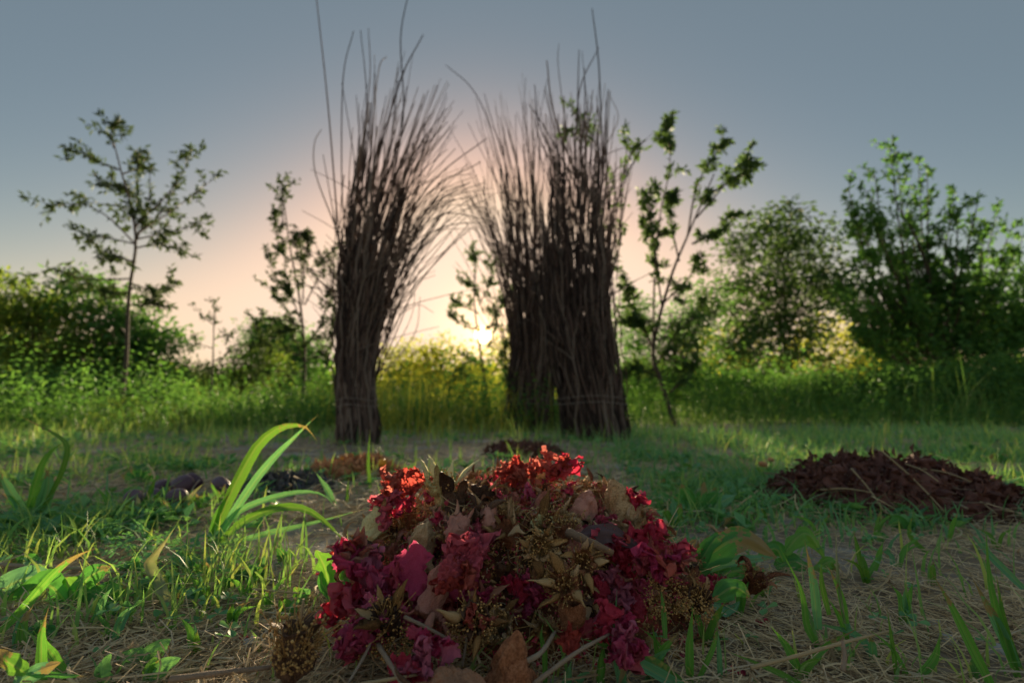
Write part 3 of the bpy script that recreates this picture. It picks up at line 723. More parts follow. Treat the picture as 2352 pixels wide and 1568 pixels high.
# dry straw litter
def straw(mb, x, y, z, L, W, el, rr=rng):
    n = len(x); th = rr.uniform(0, 2 * PI, n); cv = rr.normal(0, .25, n)
    rows = []
    for i in range(4):
        t = i / 3 - .5
        a = th + cv * t * 2
        c = np.stack([x + np.cos(a) * L * t, y + np.sin(a) * L * t, z + np.sin(el) * L * (t + .5) + .15 * L * np.abs(el) * (.25 - t * t)], 1)
        s = np.stack([-np.sin(a) * W / 2, np.cos(a) * W / 2, np.zeros(n)], 1)
        up = np.stack([np.zeros(n), np.zeros(n), W * .45], 1)
        rows += [c - s, c + up, c + s]
    V = np.stack(rows, 1).reshape(-1, 3); k = np.arange(n)[:, None] * 12
    for i in range(3):
        mb.q.append(k + np.array([[3 * i, 3 * i + 1, 3 * i + 4, 3 * i + 3]]) + mb.n)
        mb.q.append(k + np.array([[3 * i + 1, 3 * i + 2, 3 * i + 5, 3 * i + 4]]) + mb.n)
    mb.v.append(V); mb.n += len(V)
mb = MB(); mbc = MB()
soilgap = lambda a, b: np.clip(.25 + 1.3 * vnoise(a, b, 5, 21), 0, 1) * np.where(np.hypot((a - .56) / .10, (b - .60) / .05) < 1, .25, 1) * (~on_mound(a, b)) 
x, y = scatter(62000, .36, 4.2, p=1.1, dens=soilgap)
n = len(x); sc = .55 + .35 * np.clip(y, 0, 3)
straw(mb, x, y, gh(x, y) + rng.uniform(0, .008, n), rng.uniform(.012, .07, n) * sc, rng.uniform(.0008, .0026, n) * sc * rng.uniform(.5, 1.2, n), np.abs(rng.normal(0, .16, n)))
x, y = scatter(2600, .38, 2.6, p=1.0, dens=soilgap); n = len(x)
straw(mb, x, y, gh(x, y), rng.uniform(.015, .045, n), rng.uniform(.001, .002, n), rng.uniform(.4, 1.4, n))
x, y = scatter(2600, .36, 2.4, p=1.1, dens=soilgap); n = len(x)
straw(mbc, x, y, gh(x, y) + rng.uniform(.002, .01, n), rng.uniform(.03, .11, n), rng.uniform(.0016, .0034, n), np.abs(rng.normal(0, .12, n)))
x, y = scatter(9000, 1.3, 4.6, p=.5, dens=lambda a, b: soilgap(a, b) * np.clip(1.1 - green(a, b), 0, 1)); n = len(x)
straw(mbc, x, y, gh(x, y) + rng.uniform(.002, .02, n), rng.uniform(.03, .12, n), rng.uniform(.0025, .006, n), np.abs(rng.normal(0, .2, n)))
tag(mbc.build('coarse_straw', M['straw']), 'coarse broken straw stalks lying loose on the mat', 'straw', kind='stuff')
tag(mb.build('dry_straw', M['straw']), 'tangled mat of dry straw and stubble on the soil', 'straw', kind='stuff')

# ------------------------------------------------------------------ hand-placed plants
SEED = [0]
def blade_part(root, pts, wpx, mat, Y0, name='blade', drift=0.0, fold=.28, nseg=14, tipk=1.5):
    """pts: layout pixels from base to tip; Y0 depth of the base, drift: depth gained to the tip"""
    O = np.array(root.location); m = len(pts)
    P = smooth_path([tuple(at(px, py, Y0 + drift * i / (m - 1))) for i, (px, py) in enumerate(pts)], nseg)
    T = np.gradient(P, axis=0); T /= np.linalg.norm(T, axis=1)[:, None]
    view = P - np.array(CAM); view /= np.linalg.norm(view, axis=1)[:, None]
    S = np.cross(T, view); S /= np.linalg.norm(S, axis=1)[:, None] + 1e-9
    SEED[0] += 1
    rot = random.uniform(-.5, .5); N = np.cross(S, T)
    S = S * math.cos(rot) + N * math.sin(rot); N = np.cross(S, T)
    t = np.linspace(0, 1, nseg)
    wd = wpx / F * Y0 * np.clip(.62 + 1.5 * t - 2.0 * t * t, 0.12, 1.1) * (1 - t ** 4) ** tipk
    wd = np.maximum(wd, .0002)[:, None]
    V = np.stack([P - S * wd / 2, P - S * wd * .25 + N * wd * fold * .35, P + N * wd * fold, P + S * wd * .25 + N * wd * fold * .35, P + S * wd / 2], 1) - O
    V[:, [0, 4]] += (np.sin(t * 23 + SEED[0])[:, None, None] * wd[:, None] * .03)
    b = MB(); b.add(V.reshape(-1, 3), grid_faces(nseg, 5))
    o = b.build(name, M[mat], root); grid_uv(o.data, nseg, 5); return o
def grass_plant(label, specs, Y=None, group=None, cat='grass plant', name='grass_plant'):
    b0 = specs[0][0][0]
    if Y is None: Y = hit(b0[0], b0[1], gh).y
    p = at(b0[0], b0[1], Y)
    root = empty(name, (p.x, Y, p.z), label, cat, group)
    for s in specs:
        blade_part(root, s[0], s[1], s[2] if len(s) > 2 else 'blade', Y, drift=s[3] if len(s) > 3 else random.uniform(-.03, .05))
    return root
grass_plant('large arching bright green grass tuft left of the petal pile, its leaf tip bent over',
            [([(482, 1255), (520, 1160), (560, 1080), (600, 1015), (650, 980), (700, 980), (728, 1012)], 30, 'blade_yellow', .05), ([(488, 1255), (560, 1140), (620, 1060), (680, 1000), (730, 952)], 22, 'blade_blue', .1),
             ([(500, 1250), (560, 1195), (640, 1165), (710, 1172), (770, 1220), (802, 1258)], 20, 'blade_yellow', -.1), ([(490, 1245), (540, 1180), (600, 1150), (680, 1130), (740, 1135), (775, 1168)], 18, 'blade_blue', .1),
             ([(500, 1255), (610, 1225), (720, 1200), (850, 1165)], 14, 'blade_blue', .05), ([(480, 1255), (500, 1180), (535, 1120)], 18, 'blade', 0)])
grass_plant('coarse grass clump with a tall crooked stem near the left edge',
            [([(62, 1200), (90, 1140), (118, 1060)], 26, 'blade'), ([(70, 1200), (20, 1120), (0, 1080)], 20, 'blade_blue'), ([(80, 1200), (130, 1110), (155, 1040), (140, 1005), (85, 975), (40, 952)], 12, 'blade_yellow'),
             ([(85, 1200), (110, 1120), (105, 1070)], 30, 'blade_blue'), ([(50, 1200), (30, 1150), (0, 1130)], 14, 'blade'), ([(60, 1190), (100, 1060), (150, 1010)], 16, 'blade')])
grass_plant('withered grey leaf blade bent sharply in the middle, left foreground', [([(396, 1405), (380, 1370), (345, 1300), (352, 1280), (378, 1245), (418, 1185)], 26, 'blade_dry', 0)])
grass_plant('long green blade with a browned tip slanting up from the left edge', [([(-20, 1470), (50, 1400), (130, 1310), (180, 1275), (222, 1258)], 20, 'blade', .05)])
grass_plant('single upright green blade at the lower left corner', [([(97, 1600), (96, 1520), (97, 1450), (112, 1393)], 22, 'blade', 0)])
grass_plant('broad upright blade in front of the red petals, right part of the pile', [([(1432, 1590), (1422, 1520), (1414, 1440), (1417, 1353)], 27, 'blade_blue', .01)])
grass_plant('wide brown-spotted blade lying diagonally across the lower right of the pile',
            [([(1600, 1600), (1555, 1566), (1497, 1522), (1400, 1484), (1313, 1460)], 36, 'blade_spot', .02), ([(1600, 1610), (1555, 1570), (1500, 1540), (1450, 1515), (1425, 1560), (1415, 1600)], 28, 'blade_blue', 0)])
grass_plant('thin upright blade before the dark foot of the pile', [([(1252, 1590), (1251, 1500), (1243, 1460), (1249, 1422)], 13, 'blade', 0)])
grass_plant('stubby cut blade at the bottom edge, right of the brown husk', [([(1296, 1600), (1303, 1560), (1314, 1508)], 26, 'blade_blue', 0), ([(1320, 1600), (1335, 1555), (1370, 1540)], 18, 'blade_blue', 0)])
grass_plant('fork of narrow blades left of the pair of slim stalks, right of the pile', [([(1516, 1540), (1508, 1490), (1497, 1428)], 14, 'blade', 0), ([(1520, 1540), (1515, 1480), (1450, 1425)], 8, 'blade', 0), ([(1528, 1465), (1524, 1400), (1516, 1335)], 14, 'blade', .02)])
grass_plant('slim dark green stalk with pale sheath beside the right flank of the pile', [([(1585, 1570), (1584, 1480), (1592, 1385)], 20, 'blade', 0), ([(1600, 1570), (1640, 1480), (1650, 1415)], 13, 'blade', 0), ([(1655, 1580), (1652, 1500), (1645, 1416)], 13, 'blade_blue', 0)])
grass_plant('long green blade lying towards the bottom right', [([(1880, 1600), (1790, 1545), (1658, 1490)], 18, 'blade_yellow', .02)])
grass_plant('bunch of upright blades with straw-coloured sheath, right of the lobed leaves',
            [([(1890, 1500), (1855, 1440), (1840, 1354), (1790, 1254)], 16, 'blade', .02), ([(1880, 1445), (1869, 1340), (1848, 1240)], 22, 'blade_blue', 0), ([(1905, 1412), (1888, 1340), (1886, 1283)], 13, 'blade_yellow', 0),
             ([(1945, 1432), (1931, 1366), (1898, 1290)], 16, 'blade', 0), ([(1940, 1432), (1925, 1330), (1918, 1200)], 9, 'blade_dry', 0)])
grass_plant('small blade pair standing in straw below the dark seed heap', [([(1982, 1316), (1970, 1260), (1960, 1215)], 12, 'blade_yellow', 0), ([(2010, 1310), (2020, 1270), (2030, 1240)], 12, 'blade', 0)])
grass_plant('long leaning blade pointing up-left near the bottom right corner', [([(2290, 1600), (2230, 1480), (2185, 1390), (2137, 1308)], 22, 'blade', .03)])
grass_plant('tallest upright stem with sheathing blades at the right edge', [([(2340, 1560), (2308, 1465), (2275, 1340), (2262, 1182)], 18, 'blade', 0), ([(2335, 1530), (2290, 1430), (2225, 1312)], 24, 'blade_blue', 0), ([(2345, 1540), (2310, 1440), (2285, 1300)], 14, 'blade_spot', 0), ([(2350, 1350), (2271, 1271), (2213, 1205)], 18, 'blade_blue', .1)])
grass_plant('curved blade rising to the right near the bottom edge', [([(2100, 1565), (2146, 1511), (2160, 1450)], 18, 'blade', 0), ([(2090, 1560), (2050, 1490), (1990, 1440)], 10, 'blade', 0), ([(2060, 1560), (2050, 1480), (2035, 1380)], 10, 'blade_yellow', 0)])
grass_plant('crooked little blade in the bare straw right of centre', [([(2130, 1270), (2090, 1228), (2097, 1176)], 13, 'blade_spot', 0)])
grass_plant('thin bright stalk standing between pile and left bundle', [([(851, 1130), (846, 1060), (850, 985)], 9, 'blade_yellow', 0)])
grass_plant('leaning dark blade between grass tuft and heap of dark husks', [([(775, 1165), (750, 1120), (722, 1080)], 16, 'blade_blue', 0), ([(792, 1200), (797, 1140), (802, 1090)], 8, 'blade_yellow', 0)])
grass_plant('pale arching blade on the far right above the straw', [([(2230, 1170), (2290, 1120), (2370, 1085)], 18, 'blade_blue', 0)])
grass_plant('thin dark stem arching beside the lobed leaves', [([(1558, 1315), (1590, 1270), (1650, 1205)], 7, 'blade', .05)])
grass_plant('low yellow-green blade tuft in front of the plums', [([(330, 1175), (345, 1130), (362, 1085)], 14, 'blade_yellow', 0), ([(345, 1180), (360, 1140), (375, 1120)], 12, 'blade_yellow', 0), ([(400, 1185), (440, 1150), (480, 1135)], 16, 'blade_yellow', 0), ([(385, 1185), (395, 1150), (400, 1125)], 10, 'blade', 0)])

def spot(px, py):
    a = 'at the bottom edge' if py > 1500 else 'in the lower foreground' if py > 1400 else 'in the middle foreground' if py > 1290 else 'in the rear foreground'
    b = 'far left' if px < 120 else 'left' if px < 330 else 'between left edge and pile' if px < 560 else 'close left of the pile' if px < 800 else 'below the pile' if px < 1450 else 'close right of the pile' if px < 1680 else 'right of the lobed leaves' if px < 1900 else 'right, under the dark heap' if px < 2120 else 'far right'
    return a + ', ' + b
# short individual grass plants standing in the foreground litter
NP = [(40, 1500), (210, 1440), (260, 1480), (470, 1400), (530, 1440), (610, 1400), (150, 1560), (450, 1500), (340, 1250), (250, 1240), (180, 1260), (560, 1370), (30, 1280),
      (1560, 1440), (1620, 1480), (1700, 1420), (1760, 1380), (1990, 1340), (2060, 1300), (2140, 1340), (1950, 1480), (2010, 1520), (2240, 1560), (2080, 1430), (1840, 1560), (1490, 1560), (1380, 1590), (2180, 1240), (2290, 1260), (2010, 1230), (1880, 1230), (1760, 1200), (1660, 1170)]
for i, (px, py) in enumerate(NP):
    sp = []
    for k in range(random.choice([2, 3, 3, 4])):
        a = random.gauss(0, .6); H = random.uniform(35, 95) * (py - 930) / 500 + 14; b_ = random.uniform(-.5, .9)
        dx = math.sin(a) * H
        sp.append(([(px + random.gauss(0, 5), py + 4), (px + dx * .4, py - H * .55), (px + dx * (1 + b_ * .5), py - H * (1 - .25 * abs(b_)))], random.uniform(8, 16) * (py - 930) / 500 + 2, random.choice(['blade', 'blade_blue', 'blade_yellow', 'blade', 'blade_spot'])))
    grass_plant(['two', 'three', 'four'][len(sp) - 2] + ' short green blades in the straw ' + spot(px, py), sp, group='short grass tufts in the foreground straw')
FW = [(330, 1360), (390, 1350), (440, 1380), (250, 1370), (90, 1460), (60, 1300), (420, 1310), (590, 1330), (310, 1310), (230, 1410), (1700, 1210), (1650, 1150), (1560, 1160), (2080, 1210), (1480, 1180)]
def broad_leaf(root, pts, wpx, mat, Y0, drift=.0, lobes=0, ruffle=.12, flat=.35, name='leaf', nseg=18):
    O = np.array(root.location); m = len(pts)
    P = smooth_path([tuple(at(px, py, Y0 + drift * i / (m - 1))) for i, (px, py) in enumerate(pts)], nseg)
    T = np.gradient(P, axis=0); T /= np.linalg.norm(T, axis=1)[:, None]
    view = P - np.array(CAM); view /= np.linalg.norm(view, axis=1)[:, None]
    S = np.cross(T, view); S /= np.linalg.norm(S, axis=1)[:, None] + 1e-9
    N = np.cross(S, T); a = random.uniform(-.5, .5) + flat
    S = S * math.cos(a) + N * math.sin(a); N = np.cross(S, T)
    t = np.linspace(0, 1, nseg); SEED[0] += 1; sd = SEED[0]
    wd = wpx / F * Y0 * np.sin(PI * np.clip(.04 + .96 * t, 0, 1) ** .8) ** .75
    if lobes: wd = wd * (.82 + .22 * np.abs(np.sin(t * PI * lobes + sd)))
    wd = np.maximum(wd, .0003)
    rows = []
    for k, c in enumerate(np.linspace(-1, 1, 9)):
        rf = ruffle * wd * abs(c) ** 2 * np.sin(t * 17 + c * 3 + sd) + .16 * wd * abs(c) - .05 * wd * np.cos(c * 6)
        rows.append(P + S * (wd * c / 2)[:, None] + N * rf[:, None])
    V = np.stack(rows, 1) - O
    b = MB(); b.add(V.reshape(-1, 3), grid_faces(nseg, 9))
    o = b.build(name, M[mat], root); grid_uv(o.data, nseg, 9); return o
def weed(label, specs, name='weed', cat='weed', Y=None, stems=()):
    b0 = specs[0][0][0]
    if Y is None: Y = hit(b0[0], b0[1], gh).y
    p = at(b0[0], b0[1], Y); root = empty(name, (p.x, Y, p.z), label, cat)
    for s in specs:
        broad_leaf(root, s[0], s[1], s[2], Y, **(s[3] if len(s) > 3 else {}))
    for st in stems:
        b = MB(); q = smooth_path([tuple(at(x, y, Y)) for x, y in st], 8); tube(b, q - np.array(root.location), .0009, 5); b.build('stem', M['weed_bright'], root)
    return root
weed('large green lobed leaves spreading from the right flank of the pile',
     [([(1570, 1330), (1640, 1265), (1710, 1235), (1785, 1280)], 62, 'weed', dict(lobes=4)), ([(1558, 1320), (1565, 1270), (1600, 1238)], 44, 'weed_bright', dict(lobes=2)),
      ([(1566, 1325), (1660, 1290), (1795, 1278)], 26, 'weed_blue', {}), ([(1580, 1345), (1650, 1330), (1700, 1320)], 40, 'weed_blue', dict(lobes=3)), ([(1590, 1320), (1640, 1240), (1665, 1228)], 30, 'weed', dict(lobes=2)),
      ([(1600, 1345), (1690, 1310), (1760, 1310)], 46, 'weed', dict(lobes=4))], Y=.86)
weed('rounded dark leaf drooping in front of the lobed leaves', [([(1640, 1375), (1685, 1348), (1726, 1372)], 44, 'weed', dict(lobes=2)), ([(1640, 1385), (1670, 1400), (1700, 1380)], 26, 'weed_blue', {})], Y=.72)
weed('bright toothed leaves pointing right above the upright blades', [([(1800, 1270), (1850, 1225), (1895, 1280)], 42, 'weed_bright', dict(lobes=4)), ([(1780, 1300), (1830, 1290), (1880, 1320)], 46, 'weed', dict(lobes=3)), ([(1800, 1290), (1780, 1260), (1740, 1275)], 36, 'weed', dict(lobes=3)), ([(1870, 1310), (1910, 1290), (1925, 1330)], 30, 'weed_bright', {})], Y=.92)
weed('low plant with long dark wavy leaves in the left foreground',
     [([(170, 1400), (100, 1340), (5, 1400)], 60, 'weed', dict(lobes=2)), ([(170, 1400), (200, 1330), (255, 1300)], 52, 'weed', dict(lobes=2)), ([(170, 1400), (160, 1350), (150, 1325)], 64, 'weed_bright', dict(lobes=3)), ([(175, 1400), (240, 1370), (290, 1345)], 60, 'weed', dict(lobes=2)),
      ([(165, 1405), (110, 1410), (30, 1440)], 46, 'weed_blue', dict(lobes=4)), ([(170, 1405), (150, 1425), (145, 1450)], 40, 'weed_blue', dict(lobes=3)), ([(175, 1405), (260, 1400), (320, 1385)], 40, 'weed', dict(lobes=2))])
weed('bluish green leaf lying at the left edge above the dark wavy leaves', [([(-30, 1380), (50, 1330), (125, 1325)], 60, 'weed_blue', {}), ([(-30, 1400), (20, 1370), (60, 1360)], 36, 'weed_blue', {})])
weed('bright fan-shaped young leaf on a stalk at the left foot of the pile', [([(765, 1375), (745, 1300), (725, 1262)], 48, 'weed_bright', dict(lobes=3, ruffle=.2)), ([(765, 1375), (775, 1300), (795, 1262)], 48, 'weed_bright', dict(lobes=3, ruffle=.2)), ([(765, 1375), (790, 1330), (800, 1290)], 30, 'weed', {}), ([(765, 1378), (740, 1340), (738, 1310)], 20, 'weed', {})], Y=.76)
weed('three-part clover leaf with bitten edges in the bottom left foreground', [([(322, 1535), (300, 1520), (268, 1505)], 58, 'clover', dict(ruffle=.04)), ([(325, 1532), (350, 1500), (392, 1466)], 42, 'clover', dict(ruffle=.04)), ([(320, 1540), (350, 1560), (380, 1590)], 40, 'clover', dict(ruffle=.04)),
      ], name='clover', cat='clover', stems=[[(322, 1535), (330, 1580), (335, 1620)]])
weed('striped narrow leaves behind the three-part clover leaf', [([(240, 1590), (235, 1540), (255, 1500)], 34, 'clover', {}), ([(330, 1600), (360, 1540), (415, 1510)], 40, 'clover', {}), ([(330, 1600), (345, 1530), (365, 1515)], 30, 'blade_spot', {})], name='clover', cat='clover')
weed('pale folded leaves in the bottom left corner', [([(60, 1545), (20, 1520), (-10, 1490)], 36, 'weed_bright', {}), ([(20, 1590), (70, 1550), (140, 1520)], 40, 'weed_blue', {}), ([(60, 1545), (110, 1548), (200, 1553)], 14, 'weed', {})], Y=.53)
weed('tiny clover sprout in the straw left of the pile', [([(385, 1462), (372, 1450), (362, 1440)], 22, 'weed_bright', {}), ([(385, 1462), (395, 1448), (410, 1445)], 22, 'weed_bright', {}), ([(385, 1462), (388, 1445), (385, 1438)], 18, 'weed_bright', {})], name='clover', cat='clover')
for i, (px, py) in enumerate([(545, 1310), (470, 1305), (650, 1270), (600, 1290), (420, 1280), (510, 1330), (690, 1360), (660, 1385)]):
    rootw = weed(['round-leaved clover just below the big grass tuft', 'round-leaved clover left below the big grass tuft', 'clover sprig under the arching right blades of the tuft', 'clover sprig between tuft and pile',
                  'clover sprig behind the withered grey blade', 'lower clover sprig below the big grass tuft', 'small clover sprig by the left foot of the pile', 'lowest clover sprig by the left foot of the pile'][i],
                 [([(px, py + 30), (px + math.cos(a) * 6, py + 12 + math.sin(a) * 5), (px + math.cos(a) * 26, py + math.sin(a) * 15)], 32, random.choice(['clover', 'weed_bright', 'weed']), dict(ruffle=.05)) for a in (random.uniform(0, 2) + k * 2.1 for k in range(3))],
                 name='clover', cat='clover')
for i, (px, py) in enumerate(FW):
    weed('low weed with broad soft leaves ' + spot(px, py), [([(px, py + 12), (px + math.cos(a) * 16, py - 10 + math.sin(a) * 8), (px + math.cos(a) * 40, py - 4 + math.sin(a) * 16)], random.uniform(22, 36), random.choice(['weed', 'weed', 'weed_blue', 'clover']), dict(lobes=random.choice([0, 2, 3]), ruffle=.15)) for a in (random.uniform(0, 6.28) for k in range(6))])['group'] = 'low weeds between the grass blades'
weed('leafy dark weed patch behind the right shoulder of the pile', [([(1600, 1190), (1600 + dx, 1165 + dy), (1600 + 1.8 * dx, 1150 + 1.8 * dy)], 32, random.choice(['weed', 'weed_blue']), dict(lobes=2)) for dx, dy in ((-30, -5), (-20, -22), (10, -25), (28, -12), (40, 5), (-45, 12), (50, -8))])
weed('small round-leaved sprig right behind the pointed seed head', [([(1545, 1215), (1545 + dx, 1190 + dy), (1545 + 1.6 * dx, 1175 + 1.6 * dy)], 22, random.choice(['weed_blue', 'weed_bright']), {}) for dx, dy in ((-12, -5), (0, -22), (12, -12), (14, 6))])
tree('seedling', 4.6, [(285, 1015), (284, 970), (290, 925)], [[(285, 980), (250, 950), (200, 965)], [(285, 970), (320, 940), (345, 955)], [(286, 960), (270, 930), (240, 930)], [(288, 950), (310, 925), (335, 930)], [(285, 990), (240, 985), (190, 990)], [(285, 990), (320, 980), (350, 985)]],
     'yellow-green seedling bush at the foot of the slender young tree', .035, 45, M['tree_gold'], .006, .07, 6, seed=61, dspread=.2, cat='seedling', Wf=.55)
tree('seedling', 4.4, [(418, 1015), (415, 970), (405, 925)], [[(415, 960), (410, 940), (402, 928)], [(416, 980), (440, 965), (465, 960)], [(416, 985), (400, 975), (392, 965)], [(415, 960), (425, 945), (430, 950)]],
     'upright yellow-green seedling right of the slender young tree', .032, 34, M['tree_gold'], .005, .05, 4, seed=62, dspread=.1, cat='seedling', Wf=.55)
weed('dark green rosette behind the plums', [([(320, 1115), (320 + dx, 1100 + dy), (320 + 1.7 * dx, 1095 + dy)], 22, 'weed', dict(lobes=2)) for dx, dy in ((-25, -5), (-12, -12), (4, -14), (16, -8), (28, 0))])
for i in range(16):                       # scattered low rosettes on the right meadow
    px = [1480, 1530, 1650, 1700, 1760, 1830, 1900, 1960, 2060, 2150, 2230, 2300, 1450, 1590, 2010, 2330][i]; py = [1150, 1120, 1120, 1160, 1090, 1110, 1070, 1060, 1050, 1060, 1040, 1060, 1090, 1080, 1240, 1190][i]
    weed('low leafy rosette in the right meadow ' + ('beside the bundles' if px < 1560 else 'before the forked young tree' if px < 1720 else 'before the round-headed tree' if px < 1920 else 'near the dark heap' if px < 2200 else 'at the right edge') + (', farther back' if py < 1075 else ', nearer' if py > 1115 else ''), [([(px, py + 8), (px + math.cos(a) * 16, py - 6 + math.sin(a) * 6), (px + math.cos(a) * 34, py - 4 + math.sin(a) * 12)], 20, random.choice(['weed', 'weed_blue', 'weed_bright']), dict(lobes=2)) for a in (random.uniform(0, 6.28) for k in range(5))], name='rosette', cat='weed')['group'] = 'low rosettes in the right meadow'

# ------------------------------------------------------------------ dried flowers of the pile
M['litter'] = mat_rough('flower_litter', [(0.3, 0.075, 0.038, 0.022), (0.48, 0.24, 0.112, 0.053), (0.6, 0.45, 0.075, 0.075), (0.75, 0.33, 0.18, 0.075)], 60, 8, 0.01, 1.0, 0.9, bscale=140)
M['c_pink'] = mat_rough('calyx_pink', [(0.22, 0.30, 0.08, 0.06), (0.38, 0.72, 0.25, 0.18), (0.55, 0.90, 0.42, 0.32), (0.72, 0.78, 0.42, 0.25), (0.85, 0.42, 0.17, 0.09)], 32, 8, 0.004, 0.9, 0.7, spec=.25, objrand=.3, bscale=110)
M['c_tan'] = mat_rough('calyx_tan', [(0.22, 0.24, 0.11, 0.05), (0.38, 0.66, 0.40, 0.19), (0.56, 0.85, 0.62, 0.36), (0.72, 0.76, 0.40, 0.26), (0.85, 0.5, 0.18, 0.13)], 32, 8, 0.004, 0.9, 0.7, spec=.25, objrand=.3, bscale=110)
M['c_green'] = mat_rough('calyx_green', [(0.3, 0.39, 0.26, 0.104), (0.45, 0.598, 0.546, 0.26), (0.62, 0.728, 0.676, 0.364), (0.8, 0.455, 0.26, 0.13)], 24, 6, 0.002, 0.5, 0.6, spec=.35, objrand=.2, bscale=120)
M['c_brown'] = mat_rough('calyx_brown', [(0.28, 0.05, 0.025, 0.018), (0.40, 0.34, 0.12, 0.06), (0.54, 0.64, 0.26, 0.12), (0.66, 0.74, 0.40, 0.24), (0.8, 0.34, 0.13, 0.06)], 26, 8, 0.004, 1.0, 0.7, spec=.25, objrand=.3, bscale=120)
M['c_dark'] = mat_rough('husk_dark', [(0.3, 0.026, 0.018, 0.016), (0.5, 0.104, 0.058, 0.039), (0.7, 0.234, 0.13, 0.078)], 24, 6, 0.003, 0.7, 0.6, objrand=.2, bscale=150)
M['lobe'] = mat_rough('lobe_dry', [(0.25, 0.16, 0.08, 0.035), (0.40, 0.52, 0.28, 0.10), (0.54, 0.74, 0.47, 0.20), (0.66, 0.82, 0.58, 0.32), (0.8, 0.55, 0.22, 0.12)], 45, 7, 0.003, 0.9, 0.75, objrand=.45, bscale=170)
M['p_red'] = mat_rough('petal_red', [(0.28, 0.74, 0.03, 0.08), (0.42, 0.93, 0.09, 0.18), (0.56, 0.95, 0.20, 0.29), (0.75, 0.92, 0.242, 0.264)], 42, 6, 0.003, 0.8, 0.6, trans=.4, objrand=.3, bscale=190, spec=.3)
M['p_magenta'] = mat_rough('petal_magenta', [(0.28, 0.74, 0.04, 0.15), (0.46, 0.93, 0.12, 0.29), (0.62, 0.95, 0.32, 0.46)], 42, 6, 0.003, 0.8, 0.6, trans=.4, objrand=.3, bscale=190, spec=.3)
M['p_coral'] = mat_rough('petal_coral', [(0.3, 0.578, 0.063, 0.053), (0.5, 0.892, 0.168, 0.126), (0.7, 0.92, 0.378, 0.294)], 42, 6, 0.003, 0.8, 0.6, trans=.4, objrand=.3, bscale=190, spec=.3)
M['anther'] = mat_rough('anthers', [(0.162, 0.081, 0.034), (0.432, 0.257, 0.095), (0.675, 0.432, 0.162)], 6, 3, 0, island=.8)
M['stone'] = mat_rough('grey_clod', [(0.22, 0.21, 0.20), (0.45, 0.43, 0.40), (0.34, 0.31, 0.27)], 40, 8, 0.006, 1.0, 0.95, bscale=120)
M['twig'] = mat_rough('twig', [(0.16, 0.12, 0.085), (0.36, 0.275, 0.20), (0.50, 0.40, 0.29)], 14, 6, 0.003, 0.8, 0.8, objrand=.3, stretch=(3, 3, 3), bscale=180)
M['barkcurl'] = mat_rough('bark_curl', [(0.10, 0.06, 0.04), (0.26, 0.17, 0.11), (0.40, 0.27, 0.18)], 40, 8, 0.003, 1.0, 0.85, stretch=(1, 3, 3), bscale=160)
M['stem_straw'] = mat_rough('pale_stem', [(0.26, 0.20, 0.11), (0.46, 0.36, 0.21)], 14, 4, 0.001, objrand=.3)
M['plum'] = mat_rough('plum_skin', [(0.045, 0.02, 0.035), (0.10, 0.05, 0.075), (0.20, 0.15, 0.19)], 30, 6, 0.001, rough=0.38, spec=.45, objrand=.3)
M['bluedark'] = mat_rough('dark_husk_blue', [(0.042, 0.045, 0.056), (0.112, 0.119, 0.14), (0.196, 0.168, 0.154)], 20, 5, 0.004, objrand=.4)
M['redbrown'] = mat_rough('husk_redbrown', [(0.045, 0.02, 0.018), (0.13, 0.055, 0.045), (0.26, 0.13, 0.095)], 20, 5, 0.004, objrand=.5, rough=.6)
M['orangepeel'] = mat_rough('peel_orange', [(0.40, 0.14, 0.06), (0.60, 0.26, 0.12), (0.55, 0.36, 0.20)], 20, 5, 0.004, objrand=.5)
M['orange'] = mat_rough('orange_skin', [(0.75, 0.30, 0.03), (0.85, 0.42, 0.06)], 20, 3, 0.001, rough=.35, trans=.15)
M['yellow'] = mat_rough('yellow_crumb', [(0.75, 0.50, 0.12), (0.8, 0.62, 0.3)], 20, 3, 0.001, trans=.2)

def nv(v, s, sd):
    q = Vector((v[0] * s + sd * 3.1, v[1] * s - sd * 1.7, v[2] * s + sd * 0.9))
    return np.array(noise.noise_vector(q))
# calyx bodies: pointed closed end at z = 0, open mouth towards +z; unit about 1 = full length
def body_mesh(name, mat, sd, prof, ribs=5, sides=34, wob=.09, wall=True):
    mb = MB(); ts = [p[0] for p in prof]; rs = [p[1] for p in prof]
    t = np.concatenate([np.linspace(0, .3, 8, endpoint=False), np.linspace(.3, 1, 14)])
    r = np.interp(t, ts, rs); th = np.arange(sides) / sides * 2 * PI
    V = []
    for k in range(len(t)):
        rr = r[k] * (1 + .07 * np.cos(ribs * th + sd) * min(1, t[k] * 1.6) + .03 * np.cos(2 * th + sd * 2))
        bend = .06 * math.sin(t[k] * 2.2 + sd)
        V.append(np.stack([rr * np.cos(th) + bend, rr * np.sin(th), np.full(sides, t[k]) + (.05 * np.cos(ribs * th + sd) if k == len(t) - 1 else 0)], 1))
    nr = len(t)
    if wall:
        for tt in (.97, .8, .55, .35):
            rr = np.interp(tt, ts, rs) * (.86 if tt > .5 else .55)
            V.append(np.stack([rr * np.cos(th), rr * np.sin(th), np.full(sides, tt)], 1)); nr += 1
    V = np.concatenate(V)
    q = V * np.array([1, 1, .45])
    V = np.array([v + nv(v, 3.2, sd) * wob + nv(v, 9, sd) * wob * .3 - np.array([v[0], v[1], 0]) * .35 * max(0, 1 - 3.2 * abs(noise.noise(Vector((w_[0] * 7 + sd, w_[1] * 7, w_[2] * 4))))) for v, w_ in zip(V, q)])
    mb.add(V, grid_faces(nr, sides, True))
    return mb.mesh(name, mat)
PR_BULB = [(0, .03), (.06, .10), (.2, .24), (.4, .36), (.6, .38), (.8, .30), (.9, .27), (1, .33)]
